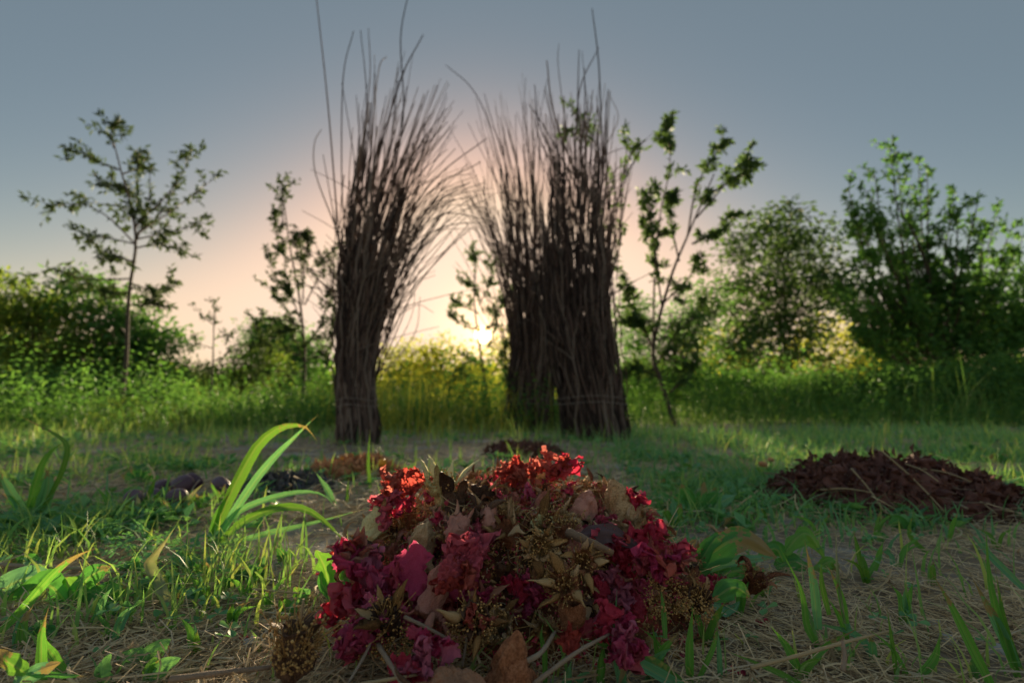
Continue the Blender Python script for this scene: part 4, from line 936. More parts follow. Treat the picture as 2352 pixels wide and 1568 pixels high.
PR_TUBE = [(0, .05), (.06, .16), (.2, .27), (.4, .28), (.7, .27), (.9, .32), (1, .38)]
PR_CONE = [(0, .02), (.08, .09), (.25, .20), (.5, .33), (.75, .42), (.9, .44), (1, .46)]
PR_STAR = [(0, .10), (.1, .22), (.3, .33), (.6, .38), (1, .50)]
BODY = {}
for mk in ('c_pink', 'c_tan', 'c_green', 'c_brown', 'c_dark'):
    for k, pr in (('bulb', PR_BULB), ('tube', PR_TUBE), ('cone', PR_CONE), ('star', PR_STAR)):
        BODY[mk, k] = [body_mesh('calyx', M[mk], sd + hash(k) % 1 + i * 5, pr) for i, sd in enumerate((1.3, 4.1, 8.7))]
RIM = dict(bulb=.32, tube=.37, cone=.45, star=.47)
def lobe_mesh(mat, sd, L, w, a0, a1, th=.035, cup=.35, n=9):
    """fleshy pointed lobe that starts at the origin going along +z and curls outward (+x)"""
    r = random.Random(sd); s = np.linspace(0, 1, n)
    ang = np.radians(a0 + (a1 - a0) * s ** 1.3)
    x = np.concatenate([[0], np.cumsum(np.sin(ang[:-1]) * L / (n - 1))]); z = np.concatenate([[0], np.cumsum(np.cos(ang[:-1]) * L / (n - 1))])
    tw = r.uniform(-1.6, 1.6); V = []
    for i in range(n):
        ww = w * (1 - s[i] ** 1.7) ** .75 * (.8 + .5 * math.sin(PI * min(1, s[i] * 1.3))) * .5 + .004
        tt = th * (1 - .75 * s[i])
        N = np.array([math.cos(ang[i]), 0, -math.sin(ang[i])]); c = np.array([x[i], 0, z[i]]); S = np.array([0, 1.0, 0])
        a = tw * s[i]; S2 = S * math.cos(a) + N * math.sin(a); N2 = N * math.cos(a) - S * math.sin(a)
        cu = cup * ww * (1 + .8 * s[i])
        for (u, v) in ((-1, -cu), (-.5, -cu * .2), (0, 0), (.5, -cu * .2), (1, -cu), (.5, -cu * .2), (0, 0), (-.5, -cu * .2)):
            V.append((u, v, c, S2, N2, ww, tt))
    P = []
    for i, (u, v, c, S2, N2, ww, tt) in enumerate(V):
        k = i % 8; side = 1 if k in (1, 2, 3) else (-1 if k in (5, 6, 7) else 0)
        q = c + S2 * u * ww + N2 * (-v) * -1 + N2 * side * tt * .5
        P.append(q + nv(q, 2.5, sd) * .09 * s[i // 8] + nv(q, 7, sd) * .03)
    mb = MB(); mb.add(P, grid_faces(n, 8, True)); k0 = (n - 1) * 8
    mb.q.append(np.array([[k0, k0 + 1, k0 + 7]])); mb.q.append(np.array([[k0 + 1, k0 + 2, k0 + 6, k0 + 7], [k0 + 2, k0 + 3, k0 + 5, k0 + 6]])); mb.q.append(np.array([[k0 + 3, k0 + 4, k0 + 5]]))
    return mb.mesh('lobe', mat)
LOBE = {}
for mk in ('c_pink', 'c_tan', 'c_green', 'c_brown', 'c_dark', 'lobe'):
    LOBE[mk] = [lobe_mesh(M[mk], i + 3, random.uniform(.6, 1.15), random.uniform(.16, .32), random.uniform(5, 45), e, cup=random.uniform(-.8, .9)) for i, e in enumerate((60, 95, 135, 170, 205, 240, 40, 120))]
# stamens: a tuft of fine threads with beads
def stamen_mesh(sd, n=70):
    r = np.random.default_rng(sd); mb = MB()
    for i in range(n):
        a = r.uniform(0, 2 * PI); q = math.sqrt(r.random()) * .26; o = np.array([q * math.cos(a), q * math.sin(a), .15])
        d = np.array([q * math.cos(a) * 2.2, q * math.sin(a) * 2.2, 1]) + r.normal(0, .3, 3); d /= np.linalg.norm(d); L = r.uniform(.35, .85)
        p = np.array([o, o + d * L * .5 + r.normal(0, .04, 3), o + d * L + r.normal(0, .08, 3)])
        tube(mb, p, .009, 3, False)
        e = p[-1]; s = r.uniform(.022, .04)
        mb.add(e + s * np.array([(1, 0, 0), (-1, 0, 0), (0, 1, 0), (0, -1, 0), (0, 0, 1.3), (0, 0, -1.3)]), [[0, 2, 4], [2, 1, 4], [1, 3, 4], [3, 0, 4], [2, 0, 5], [1, 2, 5], [3, 1, 5], [0, 3, 5]])
    return mb.mesh('stamens', M['anther'])
STAM = [stamen_mesh(i) for i in range(4)]
# crumpled petals
def petal_mesh(mat, sd, n=17, amp=.34, fringe=.09, cup=.5, asp=1.0):
    r = random.Random(sd); ph = r.uniform(0, 6); V = []; e1, e2, e3 = r.uniform(.12, .3), r.uniform(.08, .2), r.uniform(.05, .12)
    for j in range(n):
        for i in range(n):
            u = i / (n - 1) * 2 - 1; v = j / (n - 1) * 2 - 1
            # square -> disc
            x = u * math.sqrt(1 - v * v / 2); y = v * math.sqrt(1 - u * u / 2); R = math.hypot(x, y); th = math.atan2(y, x)
            k = 1 + (e1 * math.sin(3 * th + ph) + e2 * math.sin(7 * th + ph * 2) + e3 * math.sin(13 * th + ph * 3)) * R
            x *= k; y *= k * asp
            p = np.array([x, y, cup * (R * R) * (.6 + .5 * math.sin(2 * th + ph))])
            a = nv(p, 1.3, sd) * amp * (.4 + R); b = nv(p, 3.4, sd + 5) * amp * .5 * (.5 + R); c = nv(p, 8.5, sd + 9) * (fringe * (.35 + R))
            rg = 1 - 2 * abs(nv(p, 5.0, sd + 21)); r2_ = 1 - 2 * abs(nv(p, 11.0, sd + 31)); b = b + np.array([0, 0, 1]) * (rg[2] * .12 + rg[0] * .06 + r2_[1] * .06) * (.4 + R) + nv(p, 17, sd + 2) * .05 * R
            V.append(p + a + b + c)
    mb = MB(); mb.add(V, grid_faces(n, n)); return mb.mesh('petal', mat)
PETAL = {}
for mk in ('p_red', 'p_magenta', 'p_coral'):
    PETAL[mk] = [petal_mesh(M[mk], i * 3 + 1, 33, random.uniform(.5, .85), random.uniform(.2, .32), random.uniform(.2, 1.0), random.choice([1, .7, .55])) for i in range(7)]
    PETAL[mk, 'flat'] = [petal_mesh(M[mk], i * 3 + 51, 17, .18, .05, .25) for i in range(3)]
# a thicker frilled lump
def frill_mesh(mat, sd, sub=4):
    import bmesh
    bm = bmesh.new(); bmesh.ops.create_icosphere(bm, subdivisions=sub + 1, radius=1)
    for v in bm.verts:
        q = v.co.copy(); a = noise.noise(q * 1.3 + Vector((sd, 0, 0))); b = noise.noise(q * 3.1 + Vector((0, sd, 0))); c = 1 - abs(noise.noise(q * 5.5 + Vector((0, 0, sd)))) * 2.4; d = 1 - abs(noise.noise(q * 11 + Vector((0, sd, sd)))) * 2.4
        v.co = q * (.66 + .35 * a + .3 * b + .24 * c + .12 * d); v.co.z *= .75
    me = bpy.data.meshes.new('petal'); bm.to_mesh(me); bm.free(); me.materials.append(mat)
    for p in me.polygons: p.use_smooth = True
    return me
for mk in ('p_red', 'p_magenta', 'p_coral'):
    PETAL[mk, 'lump'] = [frill_mesh(M[mk], i * 7 + 2) for i in range(3)]

def colrow(loc):
    v = Vector(loc) - CAM; d = v.dot(_f); return 1176 + F * v.dot(_r) / d, 784 - F * v.dot(_u) / d
def zone(loc):
    px, py = colrow(loc)
    c = ['far left', 'left end', 'left part', 'left of middle', 'right of middle', 'right part', 'right end', 'far right'][int(min(7, max(0, (px - 780) / 107)))]
    r = ['crest', 'upper slope', 'middle slope', 'lower slope', 'foot'][int(min(4, max(0, (py - 1060) / 95)))]
    return 'on the ' + r + ' of the pile, ' + c
CW = dict(c_pink='pinkish', c_tan='pale tan', c_green='greenish', c_brown='rusty brown', c_dark='blackish')
KW = dict(bulb='bulb-shaped', tube='tube-shaped', cone='cone-shaped', star='star-shaped')
PW = dict(p_red='crimson', p_magenta='magenta', p_coral='coral red')
def orient(o, axis, roll, size, loc):
    """object +z along axis, rolled, uniformly scaled, at loc"""
    q = Vector(axis).normalized().to_track_quat('Z', 'Y')
    m = q.to_matrix().to_4x4() @ Matrix.Rotation(roll, 4, 'Z')
    o.matrix_world = Matrix.Translation(Vector(loc)) @ m @ Matrix.Diagonal((size, size, size, 1))
def child(name, me, parent, mat4=None):
    o = bpy.data.objects.new(name, me); COL.objects.link(o); o.parent = parent
    if mat4 is not None: o.matrix_local = mat4
    return o
GF = 'dried flowers heaped in the pile'
def flower(loc, axis, L, kind='bulb', mk='c_pink', nl=5, lmk=None, lcurl=(0, 8), lsize=1.0, stam=False, label=None, group=GF, roll=None, petals=()):
    root = bpy.data.objects.new('dried_flower', None); COL.objects.link(root); root.empty_display_size = .1
    orient(root, axis, roll if roll is not None else random.uniform(0, 6), L, loc)
    child('calyx', random.choice(BODY[mk, kind]), root)
    R = RIM[kind]
    for i in range(nl):
        if label is None and random.random() < .22: continue
        a = 2 * PI * i / nl + random.uniform(-.35, .35)
        k = random.randrange(*lcurl); sc = lsize * random.uniform(.5, 1.3)
        m = Matrix.Rotation(a, 4, 'Z') @ Matrix.Translation((R * .88, 0, .93)) @ Matrix.Rotation(random.uniform(-.5, .5), 4, 'Z') @ Matrix.Rotation(random.uniform(-.3, .4), 4, 'Y') @ Matrix.Diagonal((sc, sc * random.uniform(.8, 1.25), sc * random.uniform(.8, 1.2), 1))
        child('lobe', LOBE[lmk or mk][k % 8], root, m)
    if stam:
        child('stamens', random.choice(STAM), root, Matrix.Translation((0, 0, .45)) @ Matrix.Diagonal((1.1, 1.1, .9, 1)))
    for (pm, sc, off) in petals:
        m = Matrix.Translation(off) @ Euler((random.uniform(-.6, .6), random.uniform(-.6, .6), random.uniform(0, 6))).to_matrix().to_4x4() @ Matrix.Diagonal((sc, sc, sc, 1))
        child('petal', random.choice(PETAL[pm]), root, m)
    tag(root, label or ('small ' if L < .026 else '') + CW[mk].replace('pale tan', 'tan').replace('rusty brown', 'rusty') + ' ' + KW[kind] + ' calyx' + (', stamens showing, ' if stam else ' ') + zone(loc), 'dried flower', group)
    return root
def petal(loc, axis, size, key, label=None, group='crumpled petals in the pile', name='crumpled_petal'):
    o = bpy.data.objects.new(name, random.choice(PETAL[key])); COL.objects.link(o)
    orient(o, axis, random.uniform(0, 6), size, loc)
    kk = key[0] if isinstance(key, tuple) else key
    return tag(o, label or ('balled ' if key == (kk, 'lump') else 'crumpled ') + PW[kk] + ' petal ' + zone(loc), 'petal', group)
def petal_clump(loc, axis, size, keys, n, label, spread=.7):
    root = bpy.data.objects.new('petal_clump', None); COL.objects.link(root); root.empty_display_size = .1
    orient(root, axis, random.uniform(0, 6), size, loc)
    for i in range(max(4, int(n * .65))):
        a = random.uniform(0, 6.28); q = spread * math.sqrt(random.random())
        off = (q * math.cos(a), q * math.sin(a), random.uniform(-.1, .5))
        m = Matrix.Translation(off) @ Euler((random.uniform(-1.2, 1.2), random.uniform(-1.2, 1.2), random.uniform(0, 6))).to_matrix().to_4x4()
        sc = random.uniform(.45, .75)
        child('petal', random.choice(PETAL[random.choice(keys)]), root, m @ Matrix.Diagonal((sc, sc, sc, 1)))
    return tag(root, label, 'petals', 'clumps of crumpled petals in the pile')

# core of the pile and its crumbs
mb = MB(); gxx = np.linspace(-.32, .36, 130); gyy = np.linspace(.55, 1.19, 120)
A, B = np.meshgrid(gxx, gyy); Z = surf(A, B) + .012 * (vnoise(A, B, 60, 30) - .5) * (mound(A, B) > .01) - .012
mb.add(np.stack([A, B, Z], -1).reshape(-1, 3), grid_faces(120, 130))
tag(mb.build('flower_litter', M['litter']), 'crumbled brown and red flower matter that forms the core of the pile', 'flower litter', kind='stuff')
def on_pile(n, rr, lo=.0, hi=1.04):
    th = rr.uniform(0, 2 * PI, n); q = np.sqrt(rr.uniform(lo, hi * hi, n))
    return MC[0] + .29 * q * np.cos(th), MC[1] + .275 * q * np.sin(th)
rr = np.random.default_rng(77)
OCT = np.array([(1, 0, 0), (-1, 0, 0), (0, 1, 0), (0, -1, 0), (0, 0, 1), (0, 0, -1)]); OF = np.array([[0, 2, 4], [2, 1, 4], [1, 3, 4], [3, 0, 4], [2, 0, 5], [1, 2, 5], [3, 1, 5], [0, 3, 5]])
def crumbs(x, y, z, s, mb):
    n = len(x); c = np.stack([x, y, z], 1)
    V = (c[:, None, :] + OCT[None] * (s[:, None, None] * rr.uniform(.5, 1.5, (n, 6, 1)))).reshape(-1, 3)
    mb.add(V, (np.arange(n)[:, None, None] * 6 + OF[None]).reshape(-1, 3))
mb = MB(); x, y = on_pile(15000, rr, 0, 1.12)
crumbs(x, y, surf(x, y) + rr.uniform(-.004, .012, len(x)), rr.uniform(.0008, .0022, len(x)), mb)
tag(mb.build('anther_crumbs', M['anther']), 'golden brown crumbs and anthers spilled over the pile', 'crumbs', kind='stuff')
mb = MB(); x, y = on_pile(3000, rr, 0, 1.1); n = len(x)
leaves(mb, np.stack([x, y, surf(x, y) + rr.uniform(-.002, .012, n)], 1), rr.normal(0, 1, (n, 3)) + np.array([0, 0, .3]), rand_dirs(n, rr, .6), rr.uniform(.003, .011, n), rr.uniform(.002, .007, n), .5)
tag(mb.build('petal_shreds', M['p_red']), 'tiny crimson petal shreds strewn through the pile', 'petal shreds', kind='stuff')
mb = MB(); x, y = on_pile(3000, rr, 0, 1.1); n = len(x)
leaves(mb, np.stack([x, y, surf(x, y) + rr.uniform(-.002, .012, n)], 1), rr.normal(0, 1, (n, 3)) + np.array([0, 0, .3]), rand_dirs(n, rr, .6), rr.uniform(.005, .016, n), rr.uniform(.002, .006, n), .6)
tag(mb.build('husk_shreds', M['lobe']), 'small tan and brown husk shreds strewn through the pile', 'husk shreds', kind='stuff')

def snormal(x, y):
    e = .012; f = lambda a, b: float(mound(a, b))
    return Vector((-(f(x + e, y) - f(x - e, y)) / (2 * e), -(f(x, y + e) - f(x, y - e)) / (2 * e), 1)).normalized()
# generic fill, golden-angle spread over the heap so that pieces do not pile in one spot
KINDS = ['bulb', 'tube', 'cone', 'star', 'star', 'star']
for i in range(165):
    q = math.sqrt((i + .5) / 165) * .98; th = i * 2.39996
    x = MC[0] + .28 * q * math.cos(th); y = MC[1] + .265 * q * math.sin(th)
    if y > MC[1] + .12: continue
    N = snormal(x, y); ax = (N + Vector([random.gauss(0, .65) for _ in range(3)]) + Vector((0, -.25, 0))).normalized()
    mk = random.choices(['c_pink', 'c_tan', 'c_green', 'c_brown', 'c_dark'], [3, 4, 1, 5, 2])[0]; k = random.choice(KINDS)
    L = random.choice([random.uniform(.016, .03), random.uniform(.026, .044)]); z = float(surf(x, y))
    inv = k in ('bulb', 'tube') and random.random() < .4
    if inv: ax = -ax
    P = Vector((x, y, z)) + (N * L * (.9 if inv else -.15))
    flower(P, ax, L, k, mk, random.choice([4, 5, 5, 6]), lmk='lobe' if random.random() < .55 else None, lsize=random.uniform(.7, 1.1), stam=(not inv and random.random() < .5),
           petals=[(random.choice(['p_red', 'p_magenta']), random.uniform(.3, .45), (0, 0, .9))] if (not inv and random.random() < .3) else ())
for i in range(290):
    q = math.sqrt((i + .5) / 290) * 1.0; th = i * 2.39996 + 1.1
    x = MC[0] + .285 * q * math.cos(th); y = MC[1] + .27 * q * math.sin(th)
    if y > MC[1] + .13: continue
    N = snormal(x, y); z = float(surf(x, y))
    lk = random.choice(['lobe', 'lobe', 'c_tan', 'c_brown', 'c_pink']); o = bpy.data.objects.new('loose_lobe', random.choice(LOBE[lk])); COL.objects.link(o)
    o.location = (x, y, z); orient(o, N * .6 + Vector([random.gauss(0, .8) for _ in range(3)]), random.uniform(0, 6), random.uniform(.018, .038), Vector((x, y, z)) + N * random.uniform(.004, .026))
    tag(o, 'loose curled ' + {'lobe': 'ochre', 'c_tan': 'tan', 'c_brown': 'brown', 'c_pink': 'pinkish'}[lk] + ' lobe lying ' + zone((x, y, z)), 'lobe', 'loose curled lobes in the pile')
# petals gather where the photo shows them: left flank, front left, crest, right flank
spots = [(860, 1370, 60, 40, 14, 'r'), (930, 1150, 45, 25, 8, 'c'), (1190, 1110, 70, 22, 14, 'c'), (1280, 1085, 30, 22, 6, 'c'), (1060, 1290, 55, 45, 10, 'r'), (1180, 1180, 70, 25, 7, 'c'),
         (1345, 1225, 60, 20, 7, 'c'), (1420, 1260, 25, 30, 6, 'c'), (1510, 1290, 60, 35, 14, 'r'), (1440, 1360, 45, 30, 9, 'm'), (1410, 1420, 50, 25, 8, 'm'), (1200, 1370, 80, 25, 7, 'm'), (1000, 1400, 70, 30, 8, 'm'),
         (870, 1440, 70, 30, 9, 'm'), (1060, 1430, 50, 40, 5, 'c'), (900, 1210, 30, 40, 6, 'm'), (1490, 1190, 30, 30, 6, 'c'), (1000, 1150, 50, 25, 5, 'm'), (1230, 1240, 60, 20, 5, 'c'), (1600, 1350, 30, 40, 4, 'r')]
for (px, py, sx, sy, n, k) in spots:
    for i in range(max(3, int(n * .75))):
        p = hit(random.gauss(px, sx * .6), random.gauss(py, sy * .6))
        if p.y > 1.15: continue
        key = {'r': 'p_red', 'm': 'p_magenta', 'c': 'p_coral'}[k if random.random() < .7 else 'r']
        if random.random() < .25: key = (key, 'lump')
        petal(p + Vector((0, -.006, .006)), snormal(p.x, p.y) + Vector([random.gauss(0, .6) for _ in range(3)]), random.uniform(.009, .018), key)

# ---- the pieces one can point to
def PP(px, py, lift=.0, toward=.0):
    p = hit(px, py); d = ray(px, py).normalized()
    return p - d * toward + Vector((0, 0, lift))
flower(at(1407, 1093, .80), (.05, -.1, -1), .096, 'cone', 'c_tan', 6, 'c_pink', (1, 5), .62, label='large upside-down calyx with pointed dark-spotted bulb, standing at the right end of the crest', roll=.4)
flower(at(1352, 1120, .775), (-.25, -.35, -.9), .05, 'cone', 'c_pink', 5, 'c_pink', (1, 5), .7, label='bright pink claw-like calyx leaning against the big pointed bulb', roll=1.0)
flower(at(1452, 1300, .72), (-.12, .0, 1), .065, 'tube', 'c_tan', 4, 'c_tan', (6, 8), .4, label='yellowish upright tube-shaped calyx below the big pointed bulb')
flower(at(1020, 1180, .80), (-.05, -.15, 1), .052, 'star', 'c_green', 5, 'c_green', (6, 7), 1.0, stam=True, label='upright pale green calyx cup with triangular lobes at the left crest', roll=.2)
flower(at(1035, 1232, .655), (.15, .95, .12), .040, 'star', 'c_pink', 6, 'c_pink', (1, 5), .9, label='big pink star-shaped calyx with its closed end towards the camera, left of centre', roll=.5)
flower(at(1128, 1212, .69), (-.2, .9, .3), .034, 'star', 'c_pink', 5, 'c_tan', (0, 4), 1.1, label='smaller orange-pink star calyx behind and right of the big pink star', roll=.1)
flower(at(975, 1200, .69), (.02, -.25, -1), .062, 'tube', 'c_tan', 4, 'c_tan', (1, 5), .5, label='smooth pale tan calyx bulb standing left beside the big pink star')
flower(at(835, 1260, .75), (.35, .2, .7), .06, 'bulb', 'c_green', 4, 'c_tan', (2, 5), .6, label='greenish round calyx at the upper left edge of the pile')
flower(at(885, 1280, .68), (-.9, -.25, .1), .052, 'bulb', 'c_dark', 5, 'c_tan', (1, 5), .6, label='dark-tipped calyx lying on its side below the greenish one')
flower(at(820, 1335, .66), (-.1, -.3, 1), .042, 'star', 'c_pink', 5, 'c_pink', (6, 8), .9, label='pink cup calyx with a red petal inside at the left edge of the pile', petals=[('p_coral', .35, (0, 0, .9))])
petal_clump(at(1062, 1290, .60), (-.1, -.7, .7), .034, ['p_red', 'p_coral', ('p_red', 'lump')], 12, 'largest bright crimson frilled petal clump, left of centre of the pile', .8)
petal(at(948, 1305, .625), (-.25, -1, .25), .026, ('p_magenta', 'flat'), 'single broad magenta petal spread flat, left of the largest frilled clump', None)
flower(at(1022, 1300, .61), (-.25, -.45, -.8), .055, 'tube', 'c_pink', 5, 'c_pink', (0, 4), .8, label='pink claw of long lobes pointing down beneath the largest frilled clump', roll=.7)
petal_clump(at(850, 1375, .63), (-.4, -.7, .5), .040, ['p_red', 'p_magenta', ('p_red', 'lump')], 11, 'dark crimson petal mass at the left foot of the pile', .9)
petal_clump(at(925, 1148, .78), (-.3, -.4, .8), .032, ['p_coral', 'p_red'], 9, 'coral petal clump on the upper left shoulder of the pile', .9)
petal_clump(at(1275, 1090, .83), (.1, -.1, 1), .026, ['p_coral', 'p_red', ('p_red', 'lump')], 9, 'ragged petal tuft sticking up highest at the middle of the crest', .9)
petal_clump(at(1180, 1095, .84), (0, -.2, 1), .026, ['p_coral', 'p_red'], 8, 'coral petal tuft on the crest left of the highest one', .9)
petal_clump(at(1505, 1285, .65), (.3, -.6, .6), .032, ['p_red', 'p_magenta', 'p_coral'], 10, 'bright crimson clump on the right flank of the pile', .9)
petal_clump(at(1422, 1255, .67), (.1, -.7, .5), .020, ['p_coral', 'p_red'], 6, 'small glowing petal clump between dark leaf and right flank', .8)
petal_clump(at(1408, 1420, .56), (.2, -.9, .3), .022, ['p_red', 'p_magenta'], 6, 'crimson petals hanging behind the broad upright blade', .9)
petal_clump(at(1432, 1480, .54), (.2, -.9, .3), .020, ['p_red', 'p_magenta'], 5, 'lowest crimson petal tuft right behind the foot of the broad blade', .7)
petal(at(1305, 1478, .535), (.1, -.5, .8), .013, 'p_coral', 'small cup-shaped red petal on the straw above the brown-spotted blade', None)
petal_clump(at(945, 1515, .50), (-.1, -.8, .5), .024, ['p_red', ('p_red', 'flat')], 5, 'bright scarlet ragged petals lying on the straw at the bottom of the photo', .8)
petal_clump(at(1000, 1545, .485), (.1, -.4, .9), .022, ['p_magenta', ('p_magenta', 'flat')], 5, 'magenta petals half under straw right below the scarlet ones', .9)
petal_clump(at(845, 1455, .55), (-.1, -.6, .7), .026, ['p_magenta', ('p_magenta', 'flat')], 5, 'loose magenta petals at the lower left edge of the pile', .9)
petal(at(1618, 1352, .77), (.1, -.9, .3), .017, ('p_red', 'lump'), 'single crimson petal before the lobed leaves right of the pile', None)
for (px, py) in ((770, 1500), (800, 1508), (560, 1480), (1580, 1520), (1750, 1440), (1760, 1590), (1300, 1500), (1690, 1555), (740, 1330)):
    p = hit(px, py, gh); petal(p + Vector((0, 0, .004)), (0, -.3, 1), random.uniform(.004, .008), 'p_red', 'tiny red petal scrap fallen on the straw around the pile', 'petal scraps on the straw')
flower(at(1238, 1252, .63), (0, -1, .22), .036, 'star', 'c_tan', 8, 'lobe', (2, 6), .85, stam=True, label='seedy disc ringed with curled ochre lobes facing the camera in the middle of the pile')
flower(at(1330, 1300, .62), (.05, -.9, .5), .032, 'star', 'c_brown', 6, 'lobe', (2, 6), 1.0, stam=True, label='open brown calyx right of the seedy disc, its lobes curled back')
flower(at(1330, 1200, .70), (0, -.3, -1), .045, 'cone', 'c_pink', 5, 'c_tan', (1, 6), .7, label='upside-down pinkish calyx at the centre right, above the curled bark')
flower(at(1300, 1355, .585), (-.1, -.8, .5), .030, 'cone', 'c_brown', 5, 'lobe', (0, 3), 1.2, stam=True, label='brown calyx with two thick ochre lobes low in the middle')
flower(at(905, 1450, .565), (-.2, -.6, .8), .036, 'star', 'c_dark', 4, 'lobe', (6, 9), 1.2, stam=True, label='seed-filled husk with two upright tan lobes at the lower left of the pile')
flower(at(1090, 1430, .56), (.1, -.8, .45), .036, 'star', 'c_dark', 4, 'lobe', (6, 9), 1.1, stam=True, label='crumbly seed head sprinkled with red, low left of the middle', petals=[('p_coral', .25, (.2, 0, .9)), ('p_coral', .2, (-.2, .1, .95))])
flower(at(1310, 1455, .57), (0, -.3, 1), .04, 'bulb', 'c_brown', 0, label='smooth brown bulb with charred cap in the dark foot of the pile')
flower(at(1180, 1448, .505), (-.05, -.2, -1), .072, 'cone', 'c_brown', 5, 'c_brown', (1, 4), .55, label='big rusty brown husk with a black pointed tip standing at the bottom of the photo', roll=.9)
flower(at(1120, 1560, .475), (-.9, -.35, -.25), .066, 'bulb', 'c_brown', 4, 'c_dark', (1, 4), .5, label='wrinkled brown husk lying in front, left against the rusty one')
flower(at(655, 1582, .50), (.15, .1, 1), .055, 'bulb', 'c_dark', 3, 'c_dark', (6, 8), .4, stam=True, label='dark husk crowned with golden crumbs in the front left of the pile')
flower(at(1712, 1362, .765), (.4, -.4, .8), .036, 'star', 'c_brown', 6, 'c_brown', (2, 6), 1.0, stam=True, label='brown dried flower right of the pile behind the rounded dark leaf')
flower(at(1590, 1400, .69), (.1, -.6, .7), .034, 'star', 'c_dark', 5, 'lobe', (2, 6), 1.0, stam=True, label='crumbly brown seed head at the lower right foot of the pile')
flower(at(1660, 1262, .98), (.1, -.3, .9), .03, 'star', 'c_tan', 5, 'c_tan', (2, 5), 1.0, label='pale peach flower scrap behind the lobed leaves', petals=[('p_coral', .4, (0, 0, .8))])
# golden crumbs on the front husk and by the seed heads
mb = MB()
for (px, py, Yd, r_, n) in ((680, 1500, .50, .022, 420), (700, 1470, .52, .018, 200), (1240, 1250, .615, .020, 260), (1080, 1440, .55, .028, 420), (900, 1470, .55, .024, 300), (1530, 1370, .62, .03, 300), (1600, 1400, .62, .02, 160), (1045, 1140, .78, .016, 160), (840, 1450, .57, .03, 160)):
    c = at(px, py, Yd); u = rr.normal(0, 1, (n, 3)); u /= np.linalg.norm(u, axis=1)[:, None]; u *= (r_ * rr.uniform(.4, 1, n) ** .5)[:, None]
    crumbs(c.x + u[:, 0], c.y + u[:, 1], c.z + u[:, 2] * .8, rr.uniform(.0008, .0018, n), mb)
tag(mb.build('seed_crumbs', M['anther']), 'clusters of golden seed crumbs clinging to the husks', 'seed crumbs', kind='stuff')

# curled bark, dark leaf, sticks and straws by hand: (points, radius, material, label)
def stick(pts, r, mat, label, name='twig', cat='twig', group=None, sides=7, taper=.7, flat=None):
    P = smooth_path([tuple(at(x, y, Y)) for (x, y, Y) in pts], 10); O = P[0].copy(); mb = MB()
    rad = r * np.linspace(1, taper, 10) * (1 + .08 * np.sin(np.arange(10) * 2.3)); rad[-1] *= .8
    tube(mb, P - O, rad, sides); mb.add(P[:1] - O, np.zeros((0, 3), int)); k = mb.n - 1
    mb.q.append(np.array([[(i + 1) % sides, i, k] for i in range(sides)]))
    o = mb.build(name, M[mat]); o.location = O; return tag(o, label, cat, group)
stick([(1305, 1222, .64), (1345, 1240, .62), (1408, 1270, .615)], .0062, 'barkcurl', 'rolled strip of brown bark lying across the pile right of the seedy disc', 'bark_curl', 'bark')
r0 = empty('dead_leaf', at(1400, 1240, .66), 'dark dead leaf lying flat behind the rolled bark', 'leaf')
M['deadleaf'] = mat_rough('dead_leaf', [(.07, .045, .05), (.16, .10, .10)], 20, 4, .002)
broad_leaf(r0, [(1330, 1232), (1400, 1222), (1475, 1262)], 46, 'deadleaf', .66)
stick([(928, 1415, .545), (980, 1440, .54), (1045, 1475, .53)], .0021, 'twig', 'grey stem lying obliquely across the lower left of the pile')
stick([(868, 1425, .56), (845, 1490, .52), (800, 1568, .48)], .0016, 'twig', 'long bent grey straw running from the pile to the bottom edge', taper=.9)
stick([(868, 1480, .53), (900, 1530, .49), (935, 1590, .46)], .0026, 'twig', 'flat grey straw crossing the bent one near the bottom edge')
stick([(1030, 1505, .50), (1000, 1550, .48), (975, 1600, .46)], .0018, 'twig', 'short thick straw leaning over the magenta petals')
stick([(780, 1580, .47), (860, 1565, .475), (960, 1548, .48)], .0019, 'stem_straw', 'yellowish straw lying level at the bottom edge left of the husk', 'straw_stem', 'straw')
stick([(1075, 1445, .54), (1070, 1480, .53), (1062, 1530, .52)], .0016, 'twig', 'upright split straw left of the rusty husk')
stick([(1225, 1570, .49), (1320, 1500, .51), (1400, 1455, .54)], .0024, 'twig', 'thick grey stalk rising to the right behind the brown-spotted blade')
stick([(1180, 1530, .50), (1240, 1500, .52), (1275, 1450, .55)], .0030, 'twig', 'dark forked twig right of the rusty husk')
stick([(690, 1455, .56), (692, 1415, .56), (697, 1375, .56)], .0020, 'stem_straw', 'short pale stalk standing upright at the left of the pile', 'straw_stem', 'straw')
stick([(1724, 1532, .545), (1850, 1500, .56), (1939, 1474, .57), (2043, 1448, .60)], .0021, 'stem_straw', 'long pale stem lying obliquely in the straw at the lower right', 'straw_stem', 'straw')
stick([(1935, 1540, .53), (1940, 1505, .535), (1935, 1470, .54)], .0026, 'twig', 'stubby dead stalk under the long pale stem')
stick([(700, 1435, .60), (780, 1425, .60), (850, 1440, .57)], .0020, 'twig', 'bent stem at the left foot of the pile')
stick([(390, 1560, .52), (500, 1545, .53), (620, 1532, .545)], .0034, 'twig', 'thick dead twig lying at the bottom left beside the clover')
stick([(620, 1532, .545), (640, 1500, .58), (655, 1480, .6)], .0018, 'twig', 'thin end twig branching beside the golden-crumbed husk')
stick([(-20, 1297, .9), (140, 1302, .89), (290, 1316, .88)], .0042, 'twig', 'brown stick lying in the grass at the left edge')
stick([(580, 1352, .78), (640, 1358, .77), (700, 1362, .76)], .0018, 'stem_straw', 'pale straw lying left of the pile below the clover', 'straw_stem', 'straw')
